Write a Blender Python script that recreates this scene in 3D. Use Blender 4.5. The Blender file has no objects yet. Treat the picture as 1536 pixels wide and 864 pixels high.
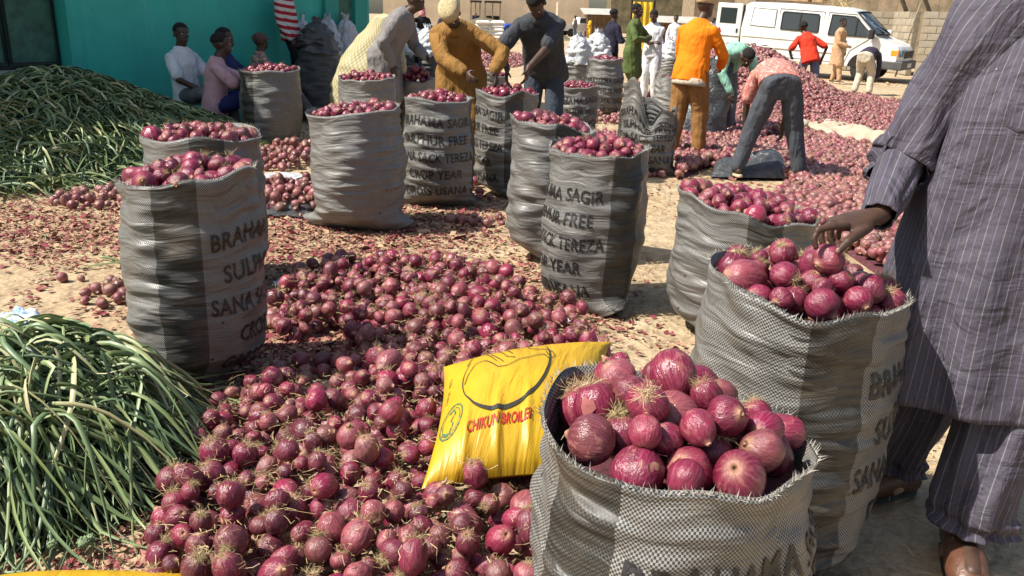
import bpy, bmesh, math, random
import numpy as np
from mathutils import Vector, Matrix

# ------------------------------------------------------------------ camera, sky, sun, exposure
SC = bpy.context.scene
COL = SC.collection
RNG = np.random.default_rng(11)
random.seed(5)
CAM_H, PITCH, ROLL, FPX = 1.48, math.radians(18.03), math.radians(1.7), 1250.0
R0 = np.array([1.0, 0, 0]); U0 = np.array([0, math.sin(PITCH), math.cos(PITCH)])
FWD = np.array([0, math.cos(PITCH), -math.sin(PITCH)])
RGT = math.cos(ROLL)*R0 + math.sin(ROLL)*U0
UPV = -math.sin(ROLL)*R0 + math.cos(ROLL)*U0
EYE = np.array([0, 0, CAM_H])
cam_data = bpy.data.cameras.new('camera')
cam = bpy.data.objects.new('camera', cam_data); COL.objects.link(cam)
cam_data.sensor_width = 36.0; cam_data.lens = 36.0*FPX/1536.0
cam_data.clip_start = 0.05; cam_data.clip_end = 2000
M = Matrix.Identity(4)
for i in range(3):
    M[i][0] = RGT[i]; M[i][1] = UPV[i]; M[i][2] = -FWD[i]; M[i][3] = EYE[i]
cam.matrix_world = M
SC.camera = cam
SUN_EL = math.radians(52); SUN_DIR = np.array([1.0, 0.28])          # the way the light travels over the ground
SUN_DIR /= np.linalg.norm(SUN_DIR)
world = bpy.data.worlds.new('World'); SC.world = world; world.use_nodes = True
wn = world.node_tree.nodes; wl = world.node_tree.links
sky = wn.new('ShaderNodeTexSky'); sky.sky_type = 'NISHITA'; sky.sun_disc = False
sky.sun_elevation = SUN_EL; sky.sun_rotation = math.atan2(-SUN_DIR[0], -SUN_DIR[1])
sky.air_density = 1.2; sky.dust_density = 2.5
wn['Background'].inputs[1].default_value = 0.09
wl.new(sky.outputs[0], wn['Background'].inputs[0])
sun_data = bpy.data.lights.new('sun', 'SUN'); sun_data.energy = 5.0; sun_data.angle = math.radians(0.5)
sun_data.color = (1.0, 0.95, 0.86)
sun = bpy.data.objects.new('sun', sun_data); COL.objects.link(sun)
ldir = Vector((SUN_DIR[0]*math.cos(SUN_EL), SUN_DIR[1]*math.cos(SUN_EL), -math.sin(SUN_EL)))
sun.rotation_euler = ldir.to_track_quat('-Z', 'Y').to_euler()
sun.location = (-8, -2, 12)
SC.view_settings.view_transform = 'Standard'; SC.view_settings.look = 'None'
SC.view_settings.exposure = 0.7; SC.view_settings.gamma = 1.0
SC.render.engine = 'CYCLES'
SC.cycles.max_bounces = 5; SC.cycles.diffuse_bounces = 3; SC.cycles.glossy_bounces = 2
SC.cycles.transparent_max_bounces = 8; SC.cycles.caustics_reflective = False; SC.cycles.caustics_refractive = False
SC.cycles.use_denoising = True

def ray(px, py):
    return (px-768.0)/FPX*RGT - (py-432.0)/FPX*UPV + FWD
def at(px, py, z=0.0):
    r = ray(px, py); t = (z-CAM_H)/r[2]; return EYE + r*t
def atY(px, py, Y):
    r = ray(px, py); return EYE + r*(Y/r[1])

# ------------------------------------------------------------------ helpers
def tag(o, label=None, cat=None, group=None, kind=None):
    if label: o['label'] = label
    if cat: o['category'] = cat
    if group: o['group'] = group
    if kind: o['kind'] = kind
    return o
def empty(name, loc=(0, 0, 0), rz=0.0):
    o = bpy.data.objects.new(name, None); COL.objects.link(o)
    o.location = loc; o.rotation_euler = (0, 0, rz); o.empty_display_size = 0.1
    return o
def mesh(name, V, F, mat=None, uv=None, att=None, smooth=True):
    """V (n,3); F: an (m,k) array or a list of such arrays or of index tuples"""
    me = bpy.data.meshes.new(name)
    V = np.asarray(V, dtype=np.float32)
    if isinstance(F, np.ndarray): F = [F]
    if len(F) and not isinstance(F[0], np.ndarray):
        by = {}
        for f in F: by.setdefault(len(f), []).append(f)
        F = [np.array(x) for x in by.values()]
    idx = np.concatenate([f.ravel() for f in F]).astype(np.int32)
    tot = np.concatenate([np.full(len(f), f.shape[1]) for f in F]).astype(np.int32)
    st = np.concatenate([[0], np.cumsum(tot)[:-1]]).astype(np.int32)
    me.vertices.add(len(V)); me.vertices.foreach_set('co', V.ravel())
    me.loops.add(len(idx)); me.loops.foreach_set('vertex_index', idx)
    me.polygons.add(len(tot)); me.polygons.foreach_set('loop_start', st); me.polygons.foreach_set('loop_total', tot)
    me.polygons.foreach_set('use_smooth', np.full(len(tot), bool(smooth)))
    if uv is not None:
        l = me.uv_layers.new(name='UVMap')
        l.data.foreach_set('uv', np.asarray(uv, dtype=np.float32)[idx].ravel())
    if att:
        for k, a in att.items():
            x = me.attributes.new(k, 'FLOAT', 'POINT'); x.data.foreach_set('value', np.asarray(a, dtype=np.float32))
    me.update(calc_edges=True); me.validate()
    if mat: me.materials.append(mat)
    return me
def link(name, me, parent=None, loc=(0, 0, 0), rot=None):
    o = bpy.data.objects.new(name, me); COL.objects.link(o)
    o.location = loc
    if rot is not None: o.rotation_euler = rot
    if parent is not None: o.parent = parent
    return o
def obj(name, V, F, mat, parent=None, **k):
    loc = k.pop('loc', (0, 0, 0)); rot = k.pop('rot', None)
    return link(name, mesh(name, V, F, mat, **k), parent, loc, rot)
def grid_faces(nu, nv, wrap=False, base=0):
    """verts stored row by row (nv rows of nu)"""
    c = nu if wrap else nu-1
    i, j = np.meshgrid(np.arange(c), np.arange(nv-1))
    a = j*nu+i; b = j*nu+(i+1) % nu
    return base+np.stack([a.ravel(), b.ravel(), (b+nu).ravel(), (a+nu).ravel()], 1)
def norm(v):
    v = np.asarray(v, float); return v/max(1e-9, np.linalg.norm(v))

class Geo:
    """collects boxes, lofts, balls and capsules as one mesh"""
    def __init__(s): s.V = []; s.F = []; s.n = 0
    def add(s, V, F):
        s.V.append(np.asarray(V, float))
        for f in F: s.F.append(tuple(int(i)+s.n for i in f))
        s.n += len(V); return s
    def box(s, c, d, R=None, taper=1.0):
        c = np.asarray(c, float); d = np.asarray(d, float)/2
        P = np.array([[x, y, z] for z in (-1, 1) for y in (-1, 1) for x in (-1, 1)], float)
        P[4:, :2] *= taper
        P = P*d
        if R is not None: P = P @ np.asarray(R).T
        return s.add(P+c, [(0, 2, 3, 1), (4, 5, 7, 6), (0, 1, 5, 4), (2, 6, 7, 3), (0, 4, 6, 2), (1, 3, 7, 5)])
    def bar(s, a, b, w, h=None):
        a = np.asarray(a, float); b = np.asarray(b, float); L = np.linalg.norm(b-a)
        t = norm(b-a); x = np.cross(t, [0, 0, 1.0])
        x = norm(x) if np.linalg.norm(x) > 1e-3 else np.array([1.0, 0, 0]); y = np.cross(x, t)
        return s.box((a+b)/2, (w, L, h or w), np.stack([x, t, y], 1))
    def loft(s, P, rx, ry=None, side=(1, 0, 0), n=14, cap=True):
        P = np.asarray(P, float); m = len(P)
        rx = np.broadcast_to(np.asarray(rx, float), (m,)); ry = rx if ry is None else np.broadcast_to(np.asarray(ry, float), (m,))
        T = np.gradient(P, axis=0); a = np.linspace(0, 2*math.pi, n, endpoint=False); V = []
        for i in range(m):
            t = norm(T[i]); x = np.asarray(side, float); x = x-t*np.dot(x, t)
            if np.linalg.norm(x) < 1e-3: x = np.cross(t, [0.3, 0.8, 0.5])
            x = norm(x); y = np.cross(t, x)
            V.append(P[i]+np.outer(np.cos(a)*rx[i], x)+np.outer(np.sin(a)*ry[i], y))
        V = np.concatenate(V); F = [tuple(f) for f in grid_faces(n, m, True)]
        if cap: F += [tuple(range(n))[::-1], tuple(range((m-1)*n, m*n))]
        return s.add(V, F)
    def limb(s, P, r, n=12):
        """rounded tapered tube through points P with radii r"""
        P = [np.asarray(p, float) for p in P]; r = list(r)
        t0 = norm(P[0]-P[1]); t1 = norm(P[-1]-P[-2]); Q = []; q = []
        for k in (0.97, 0.8, 0.45): Q.append(P[0]+t0*r[0]*k); q.append(r[0]*math.sqrt(1-k*k))
        for i in range(len(P)): Q.append(P[i]); q.append(r[i])
        for k in (0.45, 0.8, 0.97): Q.append(P[-1]+t1*r[-1]*k); q.append(r[-1]*math.sqrt(1-k*k))
        return s.loft(Q, q, side=(0.31, 0.9, 0.28), n=n)
    def ball(s, c, r, R=None, n=14, m=9):
        r = np.broadcast_to(np.asarray(r, float), (3,)); V = []
        for j in range(m):
            p = math.pi*(0.03+0.94*j/(m-1)); 
            for i in range(n):
                a = 2*math.pi*i/n; V.append((math.sin(p)*math.cos(a), math.sin(p)*math.sin(a), -math.cos(p)))
        V = np.array(V)*r
        if R is not None: V = V @ np.asarray(R).T
        F = [tuple(f) for f in grid_faces(n, m, True)]+[tuple(range(n))[::-1], tuple(range((m-1)*n, m*n))]
        return s.add(V+np.asarray(c, float), F)
    def prism(s, pts, d, axis):
        """polygon pts (3-D points) swept along vector axis*d"""
        P = np.asarray(pts, float); n = len(P); Q = P+norm(axis)*d
        F = [tuple(range(n))[::-1], tuple(range(n, 2*n))]+[(i, (i+1) % n, (i+1) % n+n, i+n) for i in range(n)]
        return s.add(np.concatenate([P, Q]), F)
    def build(s, name, mat, parent=None, smooth=False, voxel=None, it=3, **k):
        V = np.concatenate(s.V)
        o = obj(name, V, s.F, mat, parent, smooth=smooth or voxel is not None, **k)
        if voxel:
            m = o.modifiers.new('remesh', 'REMESH'); m.mode = 'VOXEL'; m.voxel_size = voxel; m.use_smooth_shade = True
            m = o.modifiers.new('smooth', 'SMOOTH'); m.iterations = it; m.factor = 0.5
        return o
def bevel(o, w, seg=2):
    m = o.modifiers.new('bevel', 'BEVEL'); m.width = w; m.segments = seg; m.limit_method = 'ANGLE'; return o

def fract_noise(seed, n=10, kmax=6, mmax=9):
    """smooth noise, periodic in u (0..1), over u and v, about -1..1"""
    r = np.random.default_rng(seed)
    k = r.integers(-kmax, kmax+1, n); m = r.uniform(-mmax, mmax, n); ph = r.uniform(0, 6.28, n); a = r.uniform(.5, 1, n)
    a = a/np.sqrt((a*a).sum()/2)/1.6
    def f(u, v):
        u = np.asarray(u, float); v = np.asarray(v, float)
        return sum(a[i]*np.sin(2*math.pi*(k[i]*u)+m[i]*v*2*math.pi/3+ph[i]) for i in range(n))
    return f
def noise2(seed, n=14, freq=1.0):
    r = np.random.default_rng(seed)
    th = r.uniform(0, 6.28, n); fr = freq*np.exp(r.uniform(-.9, .9, n)); ph = r.uniform(0, 6.28, n); a = 1/np.sqrt(fr/freq)
    a = a/np.sqrt((a*a).sum()/2)/1.6
    def f(x, y):
        return sum(a[i]*np.sin(fr[i]*(np.cos(th[i])*x+np.sin(th[i])*y)+ph[i]) for i in range(n))
    return f

# ------------------------------------------------------------------ materials
MATS = {}
class NT:
    def __init__(s, name):
        s.m = bpy.data.materials.new(name); s.m.use_nodes = True; s.n = s.m.node_tree.nodes; s.l = s.m.node_tree.links
        s.b = s.n['Principled BSDF']; MATS[name] = s.m
    def node(s, t, **k):
        x = s.n.new('ShaderNode'+t)
        for a, v in k.items(): setattr(x, a, v)
        return x
    def put(s, sock, v):
        if isinstance(v, bpy.types.NodeSocket): s.l.new(v, sock)
        elif isinstance(v, (tuple, list)) and sock.type == 'RGBA' and len(v) == 3: sock.default_value = (*v, 1)
        else: sock.default_value = v
    def coord(s, kind='Object', scale=(1, 1, 1), rot=(0, 0, 0)):
        c = s.node('TexCoord'); m = s.node('Mapping'); m.inputs['Scale'].default_value = scale; m.inputs['Rotation'].default_value = rot
        s.l.new(c.outputs[kind], m.inputs[0]); return m.outputs[0]
    def noise(s, v, scale, detail=4, rough=.55, dist=0):
        x = s.node('TexNoise'); s.l.new(v, x.inputs['Vector']); x.inputs['Scale'].default_value = scale
        x.inputs['Detail'].default_value = detail; x.inputs['Roughness'].default_value = rough; x.inputs['Distortion'].default_value = dist
        return x.outputs['Fac']
    def ramp(s, f, stops):
        x = s.node('ValToRGB'); e = x.color_ramp.elements
        while len(e) < len(stops): e.new(0.5)
        for i, (p, c) in enumerate(stops):
            e[i].position = p; e[i].color = (*c, 1) if isinstance(c, (tuple, list)) else (c, c, c, 1)
        s.l.new(f, x.inputs[0]); return x.outputs[0]
    def mix(s, f, a, b, mode='MIX'):
        x = s.node('Mix', data_type='RGBA', blend_type=mode)
        s.put(x.inputs[0], f); s.put(x.inputs[6], a); s.put(x.inputs[7], b); return x.outputs[2]
    def math(s, op, a, b=0.0, c=0.0):
        x = s.node('Math', operation=op); s.put(x.inputs[0], a); s.put(x.inputs[1], b); s.put(x.inputs[2], c); return x.outputs[0]
    def bump(s, h, strength=.5, dist=.01, prev=None):
        x = s.node('Bump'); s.put(x.inputs['Height'], h); x.inputs['Strength'].default_value = strength; x.inputs['Distance'].default_value = dist
        if prev is not None: s.l.new(prev, x.inputs['Normal'])
        return x.outputs[0]
    def out(s, color=None, rough=None, normal=None, spec=None, **k):
        i = s.b.inputs
        if color is not None: s.put(i['Base Color'], color)
        if rough is not None: s.put(i['Roughness'], rough)
        if normal is not None: s.l.new(normal, i['Normal'])
        if spec is not None: s.put(i['Specular IOR Level'], spec)
        for a, v in k.items(): s.put(i[a.replace('_', ' ')], v)
        return s.m
def plain(name, c, rough=.6, var=.25, scale=8, bump=.0, spec=.4, metal=0.0):
    t = NT(name); v = t.coord(); n = t.noise(v, scale, 5)
    d = tuple(x*(1-var) for x in c); h = tuple(min(1, x*(1+var)) for x in c)
    nm = t.bump(t.noise(v, scale*4, 4), bump, .02) if bump else None
    return t.out(t.ramp(n, [(.3, d), (.7, h)]), rough, nm, spec, Metallic=metal)
def cloth(name, c, var=.18, fold=.55, fscale=9, weave=0.0, rough=.85):
    t = NT(name); v = t.coord('Object', (1, 1, .35))
    f = t.noise(v, fscale, 3, .5, 1.2); g = t.noise(t.coord(), 30, 3)
    col = t.ramp(t.noise(t.coord(), 5, 4), [(.3, tuple(x*(1-var) for x in c)), (.7, tuple(min(1, x*(1+var)) for x in c))])
    nm = t.bump(f, fold, .05); nm = t.bump(g, .15, .01, nm)
    return t.out(col, rough, nm, .2)

def m_ground():
    t = NT('sand_ground'); v = t.coord()
    big = t.noise(v, .55, 4); mid = t.noise(v, 3.5, 6, .6); fine = t.noise(v, 45, 5, .7)
    c = t.ramp(mid, [(.25, (.32, .235, .145)), (.5, (.46, .36, .23)), (.75, (.56, .455, .305))])
    c = t.mix(t.ramp(big, [(.45, 0.0), (.65, .5)]), c, (.36, .25, .15))
    c = t.mix(t.ramp(fine, [(.35, .45), (.6, 0.0)]), c, (.20, .115, .06))
    vo = t.node('TexVoronoi'); t.l.new(v, vo.inputs['Vector']); vo.inputs['Scale'].default_value = 60
    peb = t.ramp(vo.outputs['Distance'], [(.0, 1.0), (.35, 0.0)])
    nm = t.bump(t.noise(v, 7, 2), .7, .07); nm = t.bump(mid, .6, .06, nm); nm = t.bump(fine, .55, .012, nm); nm = t.bump(peb, .25, .006, nm)
    return t.out(c, .95, nm, .15)
def m_sack(name, band=True, light=(.262, .254, .236), dark=(.03, .029, .027), warm=.0):
    """woven strip: uv is in metres, attribute 'corner' is 1 at the bag's dark side bands"""
    t = NT(name); u = t.coord('UV')
    ck = t.node('TexChecker'); m = t.node('Mapping'); m.inputs['Scale'].default_value = (1, 1, 1); t.l.new(u, m.inputs[0])
    wob = t.node('TexNoise'); t.l.new(u, wob.inputs['Vector']); wob.inputs['Scale'].default_value = 40; wob.inputs['Detail'].default_value = 1
    vm = t.node('VectorMath', operation='MULTIPLY_ADD'); t.l.new(wob.outputs['Color'], vm.inputs[0]); vm.inputs[1].default_value = (.003, .003, 0); t.l.new(m.outputs[0], vm.inputs[2])
    t.l.new(vm.outputs[0], ck.inputs['Vector']); ck.inputs['Scale'].default_value = 215
    n = t.noise(t.coord('UV', (1, 1, 1)), 14, 5); n2 = t.noise(t.coord('UV', (2.5, 40, 1)), 2.0, 4); n3 = t.noise(t.coord('UV', (60, 2.5, 1)), 2.0, 3)
    li = t.mix(t.ramp(n, [(.3, 0.0), (.75, .7)]), light, tuple(x*.72 for x in light))
    li = t.mix(t.ramp(n2, [(.5, 0.0), (.72, .65)]), li, tuple(min(1, x*1.25) for x in light))
    dk = t.mix(t.ramp(n3, [(.4, 0.0), (.7, .8)]), dark, tuple(x*1.7 for x in dark))
    weave = t.mix(ck.outputs['Fac'], li, dk)
    col = weave
    if band:
        a = t.node('Attribute'); a.attribute_name = 'corner'
        bd = t.mix(ck.outputs['Fac'], t.ramp(n2, [(.35, (.028, .028, .026)), (.75, (.10, .098, .09))]), (.014, .014, .013))
        col = t.mix(t.ramp(a.outputs['Fac'], [(.49, 0.0), (.51, 1.0)]), weave, bd)
    dirt = t.noise(t.coord('UV'), 5, 5, .65)
    col = t.mix(t.ramp(dirt, [(.5, 0.0), (.78, .36)]), col, (.22, .165, .11))
    vo = t.node('TexVoronoi'); t.l.new(u, vo.inputs['Vector']); vo.inputs['Scale'].default_value = 6.5
    hole = t.ramp(vo.outputs['Distance'], [(.045, 1.0), (.06, 0.0)])
    col = t.mix(hole, col, (.012, .008, .008))
    nm = t.bump(ck.outputs['Fac'], .45, .0022); nm = t.bump(t.noise(t.coord('UV', (2.0, 10, 1)), 2.2, 3, .5, .6), .5, .04, nm)
    return t.out(col, t.ramp(n, [(.3, .38), (.7, .56)]), nm, .5)
def m_print(name, c, wear=.5, scale=70):
    t = NT(name); v = t.coord('Object')
    n = t.noise(v, scale, 4, .65)
    tr = t.node('BsdfTransparent'); mx = t.node('MixShader')
    t.put(mx.inputs[0], t.ramp(n, [(wear-.09, .12), (wear+.05, 1.0)]))
    t.out(c, .5)
    t.l.new(tr.outputs[0], mx.inputs[1]); t.l.new(t.b.outputs[0], mx.inputs[2])
    t.l.new(mx.outputs[0], t.n['Material Output'].inputs[0]); return t.m
def m_onion(name='onion_skin', dust=0.0, fresh=False):
    t = NT(name)
    oi = t.node('ObjectInfo'); at_ = t.node('Attribute'); at_.attribute_name = 'rnd'
    r = t.math('FRACT', t.math('ADD', oi.outputs['Random'], at_.outputs['Fac']))
    r2 = t.math('FRACT', t.math('MULTIPLY', r, 7.31)); r3 = t.math('FRACT', t.math('MULTIPLY', r, 23.7))
    base = t.ramp(r, [(0, (.105, .008, .027)), (.16, (.21, .011, .047)), (.30, (.105, .015, .027)), (.44, (.25, .024, .057)), (.56, (.060, .012, .021)), (.68, (.165, .036, .042)), (.80, (.29, .070, .085)), (.88, (.12, .045, .038)), (.95, (.30, .12, .115)), (1, (.14, .009, .036))])
    if fresh: base = t.ramp(r, [(0, (.10, .007, .026)), (.2, (.21, .012, .048)), (.4, (.115, .012, .028)), (.55, (.26, .026, .062)), (.7, (.15, .009, .038)), (.82, (.29, .075, .085)), (.9, (.085, .022, .026)), (1, (.19, .012, .044))])
    # veins run from root to neck: uv.x is the angle, uv.y the latitude
    cb = t.node('CombineXYZ'); sx = t.node('SeparateXYZ'); uv = t.node('TexCoord'); t.l.new(uv.outputs['UV'], sx.inputs[0])
    t.l.new(t.math('MULTIPLY', sx.outputs[0], 46.0), cb.inputs[0]); t.l.new(t.math('MULTIPLY', sx.outputs[1], 1.6), cb.inputs[1]); t.l.new(t.math('MULTIPLY', r, 50.0), cb.inputs[2])
    vein = t.noise(cb.outputs[0], 1.4, 3, .6)
    c2 = t.node('CombineXYZ')
    t.l.new(t.math('SINE', t.math('MULTIPLY', sx.outputs[0], 6.2832)), c2.inputs[0]); t.l.new(t.math('COSINE', t.math('MULTIPLY', sx.outputs[0], 6.2832)), c2.inputs[1])
    t.l.new(t.math('ADD', t.math('MULTIPLY', sx.outputs[1], 2.2), t.math('MULTIPLY', r, 91.0)), c2.inputs[2])
    patch = t.noise(c2.outputs[0], 1.5, 4, .6); patch2 = t.noise(c2.outputs[0], 2.6, 5, .65)
    c = t.mix(t.ramp(vein, [(.45, .0), (.7, .5)]), base, t.mix(.33, base, (.62, .20, .26)))
    c = t.mix(t.ramp(vein, [(.28, .7), (.44, 0.0)]), c, (.065, .006, .016))
    c = t.mix(t.math('MULTIPLY', t.ramp(patch, [(.46, 0.0), (.60, 1.0)]), t.math('MULTIPLY', r2, .5 if fresh else .7)), c, (.11, .030, .038))      # dull old outer skin
    c = t.mix(t.math('MULTIPLY', t.ramp(patch2, [(.55, 0.0), (.62, 1.0)]), t.math('MULTIPLY', r3, .38 if fresh else .5)), c, (.46, .22, .17))       # papery tan
    cap = t.ramp(sx.outputs[1], [(0, .9), (.10, .25), (.2, 0.0), (.85, 0.0), (.96, .75)])
    c = t.mix(cap, c, (.42, .24, .14))
    if dust: c = t.mix(t.math('MULTIPLY', t.math('ADD', patch, r3), dust), c, (.46, .31, .22))
    ro = t.math('ADD', t.math('MULTIPLY', patch, .45), t.math('MULTIPLY', r2, .25))
    nm = t.bump(vein, .22, .006); nm = t.bump(patch2, .4, .014, nm)
    return t.out(c, t.math('MULTIPLY', ro, .68 if fresh else .8), nm, .5)
def m_rnd(name, stops, rough=.8, attr='rnd', uvgrad=None, spec=.25, objrnd=False):
    t = NT(name); a = t.node('Attribute'); a.attribute_name = attr
    f = a.outputs['Fac']
    if objrnd:
        oi = t.node('ObjectInfo'); f = t.math('FRACT', t.math('ADD', f, oi.outputs['Random']))
    c = t.ramp(f, stops)
    nm = None
    if uvgrad:
        sx = t.node('SeparateXYZ'); uv = t.node('TexCoord'); t.l.new(uv.outputs['UV'], sx.inputs[0])
        c = t.mix(t.ramp(sx.outputs[1], [(0, .8), (.16, 0.0)]), c, uvgrad)
        cb = t.node('CombineXYZ'); t.l.new(t.math('MULTIPLY', sx.outputs[0], 14.0), cb.inputs[0]); t.l.new(t.math('MULTIPLY', sx.outputs[1], 2.0), cb.inputs[1]); t.l.new(t.math('MULTIPLY', f, 60.0), cb.inputs[2])
        n = t.noise(cb.outputs[0], 1.3, 3)
        c = t.mix(t.ramp(n, [(.4, 0.0), (.7, .45)]), c, t.mix(.6, c, (.45, .5, .25)))
        nm = t.bump(n, .25, .004)
    return t.out(c, rough, nm, spec)
M_ground = m_ground()
M_onion = m_onion(); M_onion_fresh = m_onion('fresh_onion_skin', 0.0, True); M_onion_dusty = m_onion('dusty_onion_skin', .17)
M_root = m_rnd('onion_root', [(0, (.38, .29, .15)), (.5, (.52, .42, .24)), (1, (.32, .23, .12))], .9, objrnd=True)
M_neck = plain('onion_neck', (.33, .22, .13), .85, .4, 60)
M_leaf = m_rnd('onion_leaf', [(0, (.032, .072, .036)), (.25, (.060, .118, .050)), (.5, (.10, .16, .062)), (.68, (.15, .205, .07)), (.84, (.24, .29, .13)), (.94, (.38, .37, .19)), (1, (.46, .41, .25))], .42, uvgrad=(.42, .46, .26), spec=.5, objrnd=True)
M_skin_litter = m_rnd('onion_skin_litter', [(0, (.14, .025, .035)), (.2, (.24, .05, .06)), (.4, (.30, .12, .10)), (.6, (.36, .20, .13)), (.8, (.44, .30, .18)), (1, (.12, .05, .035))], .75)
M_straw = m_rnd('straw', [(0, (.46, .35, .18)), (.5, (.36, .25, .12)), (.8, (.55, .45, .26)), (1, (.22, .14, .07))], .85)

# ------------------------------------------------------------------ ground
gn = noise2(3, 16, 2.2); gn2 = noise2(4, 14, .5)
def ground_z(x, y):
    x = np.asarray(x, float); y = np.asarray(y, float)
    return .012*gn(x, y)+.02*gn2(x, y)
xs = np.concatenate([[-600, -200, -80, -40, -20], np.linspace(-12, 14, 180), [20, 40, 80, 200, 600]])
ys = np.concatenate([[-300, -60, -20, -6], np.linspace(-2, 30, 220), [34, 40, 48, 60, 80, 120, 200, 500, 1200]])
X, Y = np.meshgrid(xs, ys)
Z = ground_z(X, Y)*np.exp(-np.maximum(0, np.hypot(X, Y-8)-25)/20)
tag(obj('ground', np.stack([X, Y, Z], -1).reshape(-1, 3), grid_faces(len(xs), len(ys)), M_ground), kind='structure')

# ------------------------------------------------------------------ teal building on the left
WA = np.array([-5.62, 9.1]); WD = norm([0.53, 0.85]); WN = np.array([WD[1], -WD[0]])      # foot of the wall, along it, out of it
def wallp(s, z, o=0.0): return np.array([WA[0]+WD[0]*s+WN[0]*o, WA[1]+WD[1]*s+WN[1]*o, z])
def m_teal(name, c, k=1.0):
    t = NT(name); v = t.coord('Object'); st = t.noise(t.coord('Object', (6, 6, .35)), 1.6, 5, .6)
    n = t.noise(v, 1.3, 5, .6); f = t.noise(v, 22, 4)
    col = t.ramp(n, [(.3, tuple(x*.82 for x in c)), (.7, tuple(x*1.12 for x in c))])
    col = t.mix(t.ramp(st, [(.55, 0.0), (.78, .35)]), col, tuple(x*.55 for x in c))
    col = t.mix(t.ramp(st, [(.2, .28), (.4, 0.0)]), col, (.28, .5, .42))
    col = t.mix(t.ramp(f, [(.64, 0.0), (.74, .35)]), col, (.05, .12, .1))
    return t.out(col, .6, t.bump(f, .25, .01), .3)
M_teal = m_teal('teal_paint', (.048, .45, .365)); M_teal2 = m_teal('teal_paint_trim', (.035, .32, .26))
M_shutter = plain('green_metal_shutter', (.035, .12, .085), .5, .4, 9, .15)
M_shutter_frame = plain('shutter_frame_metal', (.012, .02, .018), .5, .3, 9)
M_sill = plain('window_sill_cement', (.42, .37, .31), .9, .25, 12, .3)
WH = 4.4
house = empty('teal_building', wallp(3, 0)); hp = np.array(house.location)
tag(house, 'teal painted building with a shuttered window along the left edge', 'building')
def wallbox(g, s0, s1, z0, z1, o0, o1):
    P = [wallp(s0, z0, o0), wallp(s1, z0, o0), wallp(s1, z0, o1), wallp(s0, z0, o1)]
    P = [p-hp for p in P]; g.prism(P, z1-z0, (0, 0, 1)); return g
sa = -0.55; sw0, sw1, zw0, zw1 = -0.30, 0.92, .76, 2.2
g = Geo(); wallbox(g, -9, sw0, -.1, WH, -.25, 0); wallbox(g, sw1, 6.0, -.1, WH, -.25, 0)
g.build('wall', M_teal, house)
wallbox(Geo(), sw0, sw1, -.1, zw0-.06, -.25, -.002).build('wall', M_teal, house)
wallbox(Geo(), sw0, sw1, zw1, WH, -.25, -.002).build('wall', M_teal, house)
wallbox(Geo(), -9, 5.98, -.1, WH, -6.5, -.27).build('back_room', M_teal2, house)
wallbox(Geo(), sw0-.02, sw1+.03, zw0-.058, zw0, -.2, .035).build('window_sill', M_sill, house)
win = wallbox(Geo(), sw0+.004, sw1-.004, zw0+.002, zw1-.004, -.262, -.235).build('window', M_shutter_frame, house)
for a, b in ((sw0+.05, (sw0+sw1)/2-.015), ((sw0+sw1)/2+.015, sw1-.04)):
    sh = wallbox(Geo(), a, b, zw0+.05, zw1-.05, -.233, -.205).build('shutter', M_shutter, win)
    c = (a+b)/2; g = Geo()
    dia = [(c, zw0+.78), (c+.07, zw0+.93), (c, zw0+1.08), (c-.07, zw0+.93)]
    for i in range(4):
        p, q = dia[i], dia[(i+1) % 4]
        g.bar(wallp(p[0], p[1], -.2)-hp, wallp(q[0], q[1], -.2)-hp, .016)
    for s in (a+.015, b-.015): g.bar(wallp(s, zw0+.06, -.2)-hp, wallp(s, zw1-.06, -.2)-hp, .02)
    g.bar(wallp(a+.02, zw0+.07, -.2)-hp, wallp(b-.02, zw0+.07, -.2)-hp, .02)
    g.build('shutter_trim', M_shutter_frame, win)
for s in (4.95, 5.6): wallbox(Geo(), s, s+.28, -.1, WH+.01, -.1, .07).build('pilaster', M_teal2, house)
wallbox(Geo(), 5.25, 5.58, 0, 2.2, -.1, .012).build('door', M_shutter, house)
wallbox(Geo(), -9.05, 6.1, WH, WH+.12, -6.5, .12).build('roof', M_sill, house)

# ------------------------------------------------------------------ concrete block wall behind the van
M_block = NT('concrete_block'); _v = M_block.coord(); _oi = M_block.node('ObjectInfo')
_c = M_block.ramp(_oi.outputs['Random'], [(0, (.33, .28, .20)), (.5, (.42, .36, .27)), (1, (.37, .33, .26))])
_c = M_block.mix(M_block.ramp(M_block.noise(_v, 9, 5), [(.35, .5), (.7, 0.0)]), _c, (.24, .20, .14))
M_block.out(_c, .95, M_block.bump(M_block.noise(_v, 40, 4), .5, .01), .1); M_block = M_block.m
M_mortar = plain('wall_mortar', (.24, .205, .15), .95, .3, 12, .3)
M_mud = plain('mud_wall', (.24, .18, .115), .95, .35, 2.5, .5)
M_pole = plain('grey_pole_wood', (.20, .16, .11), .85, .35, 6, .2)
bw = empty('block_wall', (0, 0, 0)); tag(bw, 'low wall of bare concrete blocks behind the white van', 'wall')
def unit_block(seed, d):
    r = np.random.default_rng(seed); x, y, z = np.array(d)/2; b = .005
    P = []
    for sz in (-1, 1):
        for (sx, sy) in ((-1, -1), (1, -1), (1, 1), (-1, 1)):
            P.append((sx*(x-b), sy*(y), sz*(z-b)))
    P = np.array(P)+r.normal(0, .004, (8, 3))
    return mesh('block', P, [(0, 3, 2, 1), (4, 5, 6, 7), (0, 1, 5, 4), (1, 2, 6, 5), (2, 3, 7, 6), (3, 0, 4, 7)], M_block, smooth=False)
BL, BH, BD = .46, .225, .18
BLK = [unit_block(i, (BL-.014, BD, BH-.012)) for i in range(5)]; BLKH = [unit_block(9+i, (BL/2-.014, BD, BH-.012)) for i in range(2)]
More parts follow.
